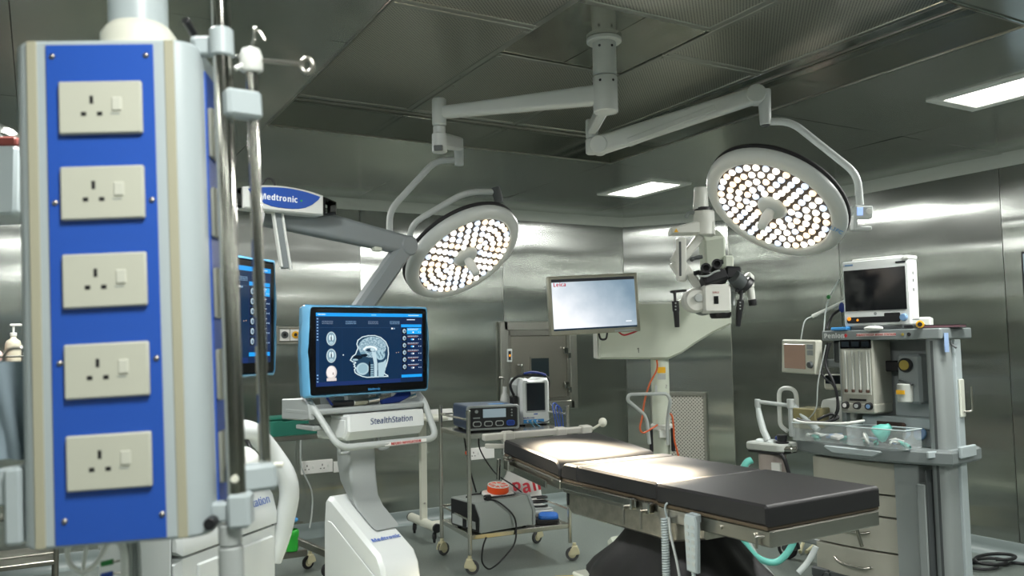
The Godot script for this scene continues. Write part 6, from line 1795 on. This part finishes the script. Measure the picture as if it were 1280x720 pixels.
	# side handle and cable hook on the right flank
	obj("flank_plate", MB.new().bx(0.012, 1.07, -0.17, 0.012, 0.2, 0.05, 0.004), M.cream_plastic, o)
	obj("flank_hook", MB.new().tube(fillet([Vector3(0.018, 1.0, -0.17), Vector3(0.05, 1.0, -0.2), Vector3(0.05, 1.13, -0.2)], 0.02), 0.005, 8), M.steel, o)

	# patient monitor on the top shelf
	var pm := thing("patient_monitor", "boxy white patient monitor with dark screen on the anaesthesia top shelf", "monitor", o.to_global(Vector3(-0.35, 1.4415, -0.145)), -81.7)
	obj("housing", MB.new().prism(at(0, 0.205, 0), rr(0.385, 0.37, 0.01, 3), 0.04, 0.135, 0.006), M.cart_white, pm)
	obj("screen", MB.new().bx(-0.004, 0.222, 0.1360, 0.355, 0.232, 0.004, 0.001), M.screen_off, pm, "dark glossy screen")
	obj("control_bar", MB.new().prism(at(-0.02, 0.055, 0.1340), rr(0.31, 0.035, 0.012, 4), 0, 0.004, 0.001).prism(at(0.09, 0.075, 0.1335), rr(0.09, 0.03, 0.006, 3), 0, 0.004, 0.001), M.black, pm)
	obj("alarm_lamp", MB.new().cyl(Vector3(-0.16, 0.063, 0.1340), Vector3(-0.16, 0.063, 0.1410), 0.011, -1, 14), M.amber_lamp, pm)
	obj("alarm_lamp", MB.new().cyl(Vector3(-0.11, 0.055, 0.135), Vector3(-0.11, 0.055, 0.1400), 0.007, -1, 12), M.amber_lamp, pm)
	obj("jog_wheel", MB.new().cyl(Vector3(0.155, 0.062, 0.1330), Vector3(0.155, 0.062, 0.1500), 0.021, 0.019, 20), M.blue_grey, pm)
	obj("front_mark", MB.new().prism(at(-0.005, 0.088, 0.1345), circ(0.009, 14), 0, 0.002), M.mid_grey, pm)
	obj("maker_strip", MB.new().bx(-0.15, 0.368, 0.1355, 0.05, 0.009, 0.002), M.blue_grey, pm)
	obj("type_strip", MB.new().bx(0.15, 0.362, 0.1355, 0.055, 0.011, 0.002), M.ink_dark, pm)
	obj("carry_grip", MB.new().bx(0.0, 0.395, 0.085, 0.28, 0.014, 0.07, 0.006).bx(0.18, 0.385, 0.09, 0.035, 0.022, 0.1, 0.005), M.white_plastic, pm)
	obj("flank_cover", MB.new().bx(0.1935, 0.2, 0.085, 0.006, 0.3, 0.07, 0.003), M.white_plastic, pm)
	for y in [0.3, 0.26, 0.21]: obj("flank_port", MB.new().bx(0.197, y, 0.1, 0.003, 0.016, 0.01), M.dark_grey, pm)
	obj("stand_foot", MB.new().bx(0, 0.01, 0.08, 0.3, 0.02, 0.12, 0.004), M.dark_grey, pm)
	# things on the top shelf
	var ms := thing("computer_mouse", "white rounded mouse lying on the top shelf before the patient monitor", "mouse", o.to_global(Vector3(-0.345, 1.4415, 0.035)), -81.7)
	obj("shell", MB.new().ball(Vector3(0, 0.006, 0), Vector3(0.055, 0.016, 0.03), 18, 8), M.white_plastic, ms)
	obj("wheel", MB.new().cyl(Vector3(-0.004, 0.021, 0.0), Vector3(0.004, 0.021, 0.0), 0.004, -1, 10), M.dark_grey, ms)
	solo("blue_case", MB.new().bx(0, 0.009, 0, 0.1, 0.018, 0.05, 0.005).bx(0.044, 0.0095, 0, 0.012, 0.0195, 0.052, 0.004), M.light_blue, "slim bright blue case lying at the left of the top shelf", "case", o.to_global(Vector3(-0.56, 1.4415, 0.0)), -81.7)
	var cr := thing("cable_connector", "yellow and black cable plug lying beside the patient monitor", "plug", o.to_global(Vector3(-0.1, 1.4625, 0.01)), -60.0)
	obj("ring", MB.new().cyl(Vector3(0, 0, 0), Vector3(0, 0, 0.02), 0.02, -1, 18), M.sticker_yellow, cr)
	obj("core", MB.new().cyl(Vector3(0, 0, 0.02), Vector3(0, 0, 0.026), 0.012, -1, 14), M.black, cr)
	obj("tail", MB.new().cyl(Vector3(0, 0, 0), Vector3(0.01, -0.004, -0.1), 0.012, 0.008, 12), M.black, cr)
	var nb := thing("notebook", "dark notebook with a reddish edge lying on the top shelf", "book", o.to_global(Vector3(-0.06, 1.4415, -0.15)), -70.0)
	obj("pages", MB.new().bx(0, 0.009, 0, 0.2, 0.012, 0.14, 0.002), M.book_edge, nb)
	obj("cover", MB.new().bx(0, 0.0165, 0, 0.205, 0.003, 0.145, 0.001).bx(0, 0.0015, 0, 0.205, 0.003, 0.145, 0.001), M.black, nb)
	solo("white_adapter", MB.new().bx(0, 0.03, 0, 0.07, 0.06, 0.05, 0.006).bx(0, 0.062, 0, 0.05, 0.006, 0.03, 0.002), M.white_plastic, "small white adapter box behind the patient monitor", "adapter", o.to_global(Vector3(-0.19, 1.4415, -0.235)), -75.0)
	# boxes of supplies on the work shelf
	for k in 2:
		var bx := thing("supply_box", ["clear plastic box of packed tubing at the left of the work shelf", "clear plastic box of teal mask parts at the right of the work shelf"][k], "box", o.to_global(Vector3([-0.66, -0.31][k], 0.8105, [0.03, 0.05][k])), -81.7 + [4.0, -3.0][k])
		var w := 0.33
		var d := 0.16
		var h := 0.1
		var wl := MB.new()
		for s in [-1.0, 1.0]:
			wl.bar(Vector3(s * w / 2, h / 2, -d / 2), Vector3(s * w / 2, h / 2, d / 2), 0.004, h)
			wl.bar(Vector3(-w / 2, h / 2, s * d / 2), Vector3(w / 2, h / 2, s * d / 2), 0.004, h)
		wl.bx(0, 0.002, 0, w, 0.004, d)
		obj("tub", wl, M.clear_box, bx)
		obj("tub_rim", MB.new().bx(0, h, d / 2, w + 0.012, 0.006, 0.01, 0.002).bx(0, h, -d / 2, w + 0.012, 0.006, 0.01, 0.002).bx(w / 2, h, 0, 0.01, 0.006, d, 0.002).bx(-w / 2, h, 0, 0.01, 0.006, d, 0.002), M.clear_rim, bx)
	var rng := RandomNumberGenerator.new()
	rng.seed = 77
	var kinds := [M.teal_pale, M.hose_clear, M.paper, M.teal_pale, M.white_plastic, M.tag_blue]
	for k in 2:
		for j in 9:
			var c := o.to_global(Vector3([-0.66, -0.31][k] + rng.randf_range(-0.13, 0.13), 0.8165 + 0.004 * (j % 3), [0.03, 0.05][k] + rng.randf_range(-0.05, 0.05)))
			var wb := MB.new()
			var l := rng.randf_range(0.025, 0.05)
			var r := rng.randf_range(0.011, 0.018)
			var a := rng.randf_range(0, TAU)
			if j % 3 == 0:
				wb.lathe(turned(0, r, 0, 0, rad_to_deg(a), 78), [[r * 0.6, -l], [r, -l * 0.3], [r * 0.7, l * 0.2], [r * 0.5, l]], 14, true)
			elif j % 3 == 1:
				wb.tube(smooth([Vector3(cos(a), 0.4, sin(a)) * l, Vector3(0, 0.02 / l * l + r * 0.4, 0), Vector3(-cos(a + 0.8), 0.5, -sin(a + 0.8)) * l, Vector3(-cos(a + 1.9), 0.9, -sin(a + 1.9)) * l * 0.8], 4), r * 0.45, 8)
			else:
				wb.box(turned(0, r * 0.9, 0, rng.randf_range(-25, 25), rad_to_deg(a), rng.randf_range(-20, 20)), Vector3(l * 1.7, r * 1.1, l * 0.9), 0.004)
			var kd: String = ["tube_connector", "tubing_piece", "sterile_pack"][j % 3]
			solo(kd, wb, kinds[(j + k * 3) % 6], ["tapered connector in the box of packed tubing", "bent tubing piece in the box of packed tubing", "small sterile pack in the box of packed tubing", "tapered connector in the box of teal mask parts", "bent tubing piece in the box of teal mask parts", "small sterile pack in the box of teal mask parts"][j % 3 + k * 3], ["connector", "tubing", "pack"][j % 3], c, 0.0, ["loose supplies in the left clear box", "loose supplies in the right clear box"][k])
	var mk := thing("face_mask", "teal anaesthesia face mask with white ring sticking out of a box", "mask", o.to_global(Vector3(-0.33, 0.86, 0.06)), -60.0)
	mk.rotation_degrees.z = 18
	obj("cup", MB.new().lathe(turned(0.02, 0.02, 0, 0, 0, -70), [[0.045, -0.03], [0.05, -0.015], [0.036, 0.025], [0.02, 0.045], [0.016, 0.06]], 20, true), M.teal_pale, mk)
	var rg := []
	for k in 21: rg.append(Vector3(-0.06, 0.015 + 0.026 * sin(TAU * k / 20.0), 0.03 + 0.026 * cos(TAU * k / 20.0)))
	obj("ring", MB.new().tube(rg, 0.007, 8, false), M.white_plastic, mk)
	var bp := thing("brown_pack", "dark brown folded pack standing behind the clear boxes", "pack", o.to_global(Vector3(-0.33, 0.8105, -0.075)), -85.0)
	obj("pack_body", MB.new().bx(0, 0.06, 0, 0.16, 0.12, 0.03, 0.008), M.brown_pack, bp)
	obj("pack_flap", MB.new().bx(0, 0.108, 0.016, 0.15, 0.03, 0.006, 0.002), M.brown_dark, bp)
	# leads and hoses
	var sets := [
		[[[-0.62, 1.37, 0.02], [-0.64, 1.25, 0.04], [-0.585, 1.15, 0.06], [-0.57, 1.05, 0.05], [-0.59, 0.97, 0.04], [-0.66, 0.91, 0.03]], 0.008, M.black, "thick black lead hanging in front of the flowmeters"],
		[[[-0.66, 1.37, -0.02], [-0.68, 1.2, 0.02], [-0.6, 1.12, 0.03], [-0.56, 1.0, 0.06], [-0.62, 0.92, 0.05]], 0.006, M.black, "thin black lead hanging left of the flowmeters"],
		[[[-0.64, 1.36, 0.03], [-0.68, 1.15, 0.06], [-0.7, 1.0, 0.06], [-0.76, 0.93, 0.05]], 0.0035, M.grey_light, "thin pale lead hanging below the ventilator display"],
		[[[-0.83, 0.925, 0.09], [-0.75, 0.915, 0.12], [-0.6, 0.92, 0.13], [-0.5, 0.925, 0.11], [-0.42, 0.94, 0.04]], 0.008, M.white_plastic, "white tube lying across the clear boxes"],
		[[[-0.82, 0.93, 0.07], [-0.74, 0.92, 0.1], [-0.62, 0.925, 0.1], [-0.56, 0.95, 0.07], [-0.62, 0.965, 0.04], [-0.7, 0.93, 0.05]], 0.008, M.black, "black tube coiled over the left clear box"],
		[[[-0.8, 1.395, 0.03], [-0.79, 1.5, 0.0], [-0.77, 1.53, -0.05]], 0.0035, M.grey_light, "thin pale wire rising above the ventilator display"],
		[[[-0.66, 1.45, -0.02], [-0.645, 1.53, -0.06], [-0.6, 1.57, -0.1]], 0.008, M.black, "black lead curving up behind the patient monitor"],
		[[[-0.68, 1.44, -0.02], [-0.675, 1.6, -0.06], [-0.63, 1.74, -0.12]], 0.004, M.hose_clear, "clear thin tube rising beside the patient monitor"],
	]
	for s in sets:
		var pp := []
		for q in s[0]: pp.append(o.to_global(Vector3(q[0], q[1], q[2])))
		cable(pp, s[1], s[2], s[3])
	var lr := thing("lamp_rod", "white rod lamp on a thin stem left of the patient monitor", "rod", o.to_global(Vector3(-0.77, 1.53, -0.05)), -81.7)
	obj("rod", MB.new().cyl(Vector3(0, 0, 0), Vector3(0.2, 0.085, -0.05), 0.011, -1, 14), M.white_plastic, lr)
	obj("clip", MB.new().ball(Vector3(0.1, 0.11, -0.02), Vector3(0.012, 0.014, 0.01), 10, 8), M.green_dark, lr)
	obj("clip", MB.new().ball(Vector3(0.175, 0.045, -0.03), Vector3(0.018, 0.03, 0.014), 10, 8), M.navy_blue, lr)
	# breathing hoses that droop to the floor behind the table
	var hz := [[[940, 575], [930, 585], [925, 640], [926, 668], [944, 695], [968, 703], [985, 690], [996, 667]], [[935, 577], [924, 600], [930, 665], [946, 698], [965, 722]]]
	for k in 2:
		var pp := []
		for q in hz[k]: pp.append(dep(q[0], q[1], 4.55 + 0.05 * k))
		cable(pp, 0.019, [M.teal_pale, M.hose_clear][k], ["teal corrugated breathing hose drooping behind the table's foot end", "clear corrugated breathing hose drooping behind the table's foot end"][k], "hose", "breathing hoses")
	cable([at_y(1000, 690, 0.02), at_y(1005, 676, 0.05), at_y(1012, 672, 0.06), at_y(1018, 680, 0.02), at_y(1008, 690, 0.02)], 0.012, M.cream, "cream tubing coiled on the floor beside the drawer cabinet", "tubing")
	cable([dep(998, 716, 4.3), dep(1008, 705, 4.3), dep(1016, 692, 4.3), dep(1020, 683, 4.3)], 0.016, M.hose_clear, "clear hose rising beside the drawer cabinet's left edge", "hose")
	# black cords on the floor at the right
	var fl := []
	for k in 30:
		var a := TAU * k / 12.0
		fl.append(Vector3(4.93 + 0.13 * cos(a) + 0.008 * k, 0.012 + 0.0012 * k, -3.06 + 0.08 * sin(a)))
	cable(fl, 0.01, M.black, "tangle of black cord on the floor behind the workstation", "cord")
	cable([Vector3(4.85, 0.012, -3.15), Vector3(5.0, 0.012, -3.12), Vector3(5.1, 0.012, -3.0), Vector3(5.2, 0.012, -2.98), Vector3(5.28, 0.012, -2.7)], 0.01, M.black, "single black cord running along the floor to the wall", "cord")

func wall_fittings() -> void:
	var Z := -6.185
	# pass-through hatch
	var h := thing("pass_hatch", "stainless steel pass-through hatch with small window in the back wall", "hatch", Vector3(3.77, 0.86, Z))
	var W := 0.70
	var H := 0.69
	obj("outer_frame", MB.new().bx(-W / 2, H / 2, 0.02, 0.075, H + 0.075, 0.04, 0.006).bx(W / 2, H / 2, 0.02, 0.075, H + 0.075, 0.04, 0.006).bx(0, H, 0.02, W, 0.075, 0.04, 0.006).bx(0, 0, 0.02, W, 0.075, 0.04, 0.006), M.steel_trim, h)
	obj("inner_frame", MB.new().bx(-W / 2 + 0.05, H / 2, 0.016, 0.03, H - 0.08, 0.032, 0.003).bx(W / 2 - 0.05, H / 2, 0.016, 0.03, H - 0.08, 0.032, 0.003).bx(0, H - 0.06, 0.016, W - 0.1, 0.05, 0.032, 0.003).bx(0, 0.05, 0.016, W - 0.1, 0.03, 0.032, 0.003), M.steel, h)
	var d := obj("door", MB.new().bx(0, H / 2 - 0.01, 0.012, W - 0.13, H - 0.15, 0.024, 0.004), M.steel_dull, h)
	obj("window", MB.new().bx(0.005, 0.33, 0.026, 0.185, 0.165, 0.006, 0.002), M.smoke_glass, d)
	obj("window_rim", MB.new().bx(0.005, 0.415, 0.026, 0.2, 0.01, 0.008).bx(0.005, 0.245, 0.026, 0.2, 0.01, 0.008).bx(0.1, 0.33, 0.026, 0.01, 0.18, 0.008).bx(-0.09, 0.33, 0.026, 0.01, 0.18, 0.008), M.steel_dull, d)
	obj("pull", MB.new().tube(fillet([Vector3(-0.2, 0.22, 0.03), Vector3(-0.2, 0.22, 0.07), Vector3(-0.2, 0.36, 0.07), Vector3(-0.23, 0.36, 0.05)], 0.02), 0.011, 10), M.chrome, d)
	for y in [0.17, 0.47]:
		obj("hinge", MB.new().bx(0.262, y, 0.045, 0.045, 0.055, 0.03, 0.004).bx(0.3, y - 0.045, 0.04, 0.03, 0.05, 0.025, 0.004), M.chrome, d)
	var ip := obj("indicator", MB.new().bx(-W / 2 + 0.045, 0.44, 0.04, 0.048, 0.11, 0.012, 0.003), M.grey_light, h)
	obj("indicator_face", MB.new().bx(-W / 2 + 0.045, 0.44, 0.047, 0.026, 0.075, 0.003), M.black, ip)
	obj("indicator_lamp", MB.new().bx(-W / 2 + 0.045, 0.44, 0.049, 0.014, 0.018, 0.003), M.amber_lamp, ip)
	# sockets
	var sk := [[1.82, 0.512, 0.24, 0.095, "white twin socket plate on the wall behind the cart's column", 2], [1.982, 0.497, 0.07, 0.08, "small single white outlet beside the twin socket plate", 0], [3.2, 0.5, 0.24, 0.095, "white socket plate on the wall behind the trolley's legs", 1], [3.56, 0.53, 0.3, 0.12, "wide white trunking box on the wall behind the table's head end", 0], [2.82, 0.835, 0.24, 0.095, "white socket plate on the wall above the trolley's top shelf", 1]]
	for s in sk:
		var t := thing("wall_socket", s[4], "socket", Vector3(s[0], s[1], Z + 0.003))
		obj("plate", MB.new().prism(at(0, 0, 0), rr(s[2], s[3], 0.004, 2), 0, 0.012, 0.003), M.paper, t)
		for k in s[5]:
			var x: float = -0.055 + k * 0.115
			obj("pin_hole", MB.new().bx(x - 0.02, 0.012, 0.012, 0.007, 0.014, 0.001), M.black, t)
			obj("pin_hole", MB.new().bx(x - 0.033, -0.014, 0.012, 0.01, 0.007, 0.001), M.black, t)
			obj("pin_hole", MB.new().bx(x - 0.007, -0.014, 0.012, 0.01, 0.007, 0.001), M.black, t)
			obj("rocker", MB.new().bx(x + 0.025, 0.002, 0.013, 0.014, 0.02, 0.004, 0.001), M.white_plastic, t)
	# gas outlets in a steel frame
	var g := thing("gas_outlet", "steel framed pair of round gas outlets on the wall beside draped screen", "gas outlet", Vector3(1.62, 1.495, Z + 0.002))
	obj("frame", MB.new().bx(0, 0.055, 0.012, 0.2, 0.02, 0.024, 0.004).bx(0, -0.06, 0.012, 0.2, 0.02, 0.024, 0.004).bx(0.09, 0, 0.012, 0.02, 0.1, 0.024, 0.004).bx(-0.09, 0, 0.012, 0.02, 0.1, 0.024, 0.004), M.steel_trim, g)
	for k in 2:
		var x: float = [-0.04, 0.04][k]
		var pl := obj("outlet_plate", MB.new().bx(x, 0, 0.006, 0.076, 0.09, 0.012, 0.003), M.paper, g)
		obj("outlet_ring", MB.new().lathe(turned(x, 0, 0.012, 90), [[0.012, 0.0], [0.027, 0.0], [0.026, 0.01], [0.014, 0.012], [0.012, 0.0]], 20), [M.dark_grey, M.sticker_yellow][k], pl)
		obj("outlet_core", MB.new().cyl(Vector3(x, 0, 0.01), Vector3(x, 0, 0.018), 0.013, -1, 14), M.black, pl)
	cable([Vector3(1.675, 1.49, Z + 0.03), Vector3(1.69, 1.43, Z + 0.04), Vector3(1.70, 1.2, Z + 0.03), Vector3(1.70, 0.85, Z + 0.03), Vector3(1.69, 0.55, Z + 0.05), Vector3(1.76, 0.35, Z + 0.08), Vector3(1.75, 0.2, Z + 0.12), Vector3(1.68, 0.13, Z + 0.3)], 0.006, M.grey_light, "thin pale hose hanging from the wall gas outlet to floor")
	# return-air grille in the cut corner
	var a := Vector3(4.728, 0, -6.19)
	var b := Vector3(5.33, 0, -5.45)
	var dx := (b - a).normalized()
	var gr := thing("return_air_grille", "tall perforated return air grille in a steel frame at the room's cut corner", "grille")
	gr.transform = Transform3D(Basis(dx, Vector3.UP, dx.cross(Vector3.UP)), a + dx * 0.475 + dx.cross(Vector3.UP) * 0.006)
	obj("frame", MB.new().bx(-0.235, 0.52, 0.02, 0.03, 0.82, 0.04, 0.005).bx(0.235, 0.52, 0.02, 0.03, 0.82, 0.04, 0.005).bx(0, 0.925, 0.02, 0.5, 0.03, 0.04, 0.005).bx(0, 0.115, 0.02, 0.5, 0.03, 0.04, 0.005), M.steel_trim, gr)
	obj("perforated_sheet", MB.new().bx(0, 0.52, 0.012, 0.44, 0.78, 0.012, 0.002), M.mesh_grille, gr)
	# white panel just in from the right edge of the frame
	var wp := thing("wall_display", "black framed wall display hung on the right wall", "display", Vector3(5.3, 1.73, at_x(1277.5, 350, 5.27).z + 0.3), -90.0)
	obj("frame", MB.new().prism(at(0, 0, 0), rr(0.6, 0.36, 0.01, 3), -0.01, 0.03, 0.004), M.black, wp)
	obj("face", MB.new().bx(0, 0, 0.031, 0.57, 0.33, 0.003), M.lcd_grey, wp)

func equipment() -> void:
	more_materials()
	cart_materials()
	operating_table()
	surgical_lamps()
	power_pendant()
	navigation_cart()
	assistant_cart()
	microscope()
	anaesthesia()
	instrument_trolley()
	wall_fittings()
	small_stands()
	left_corner()
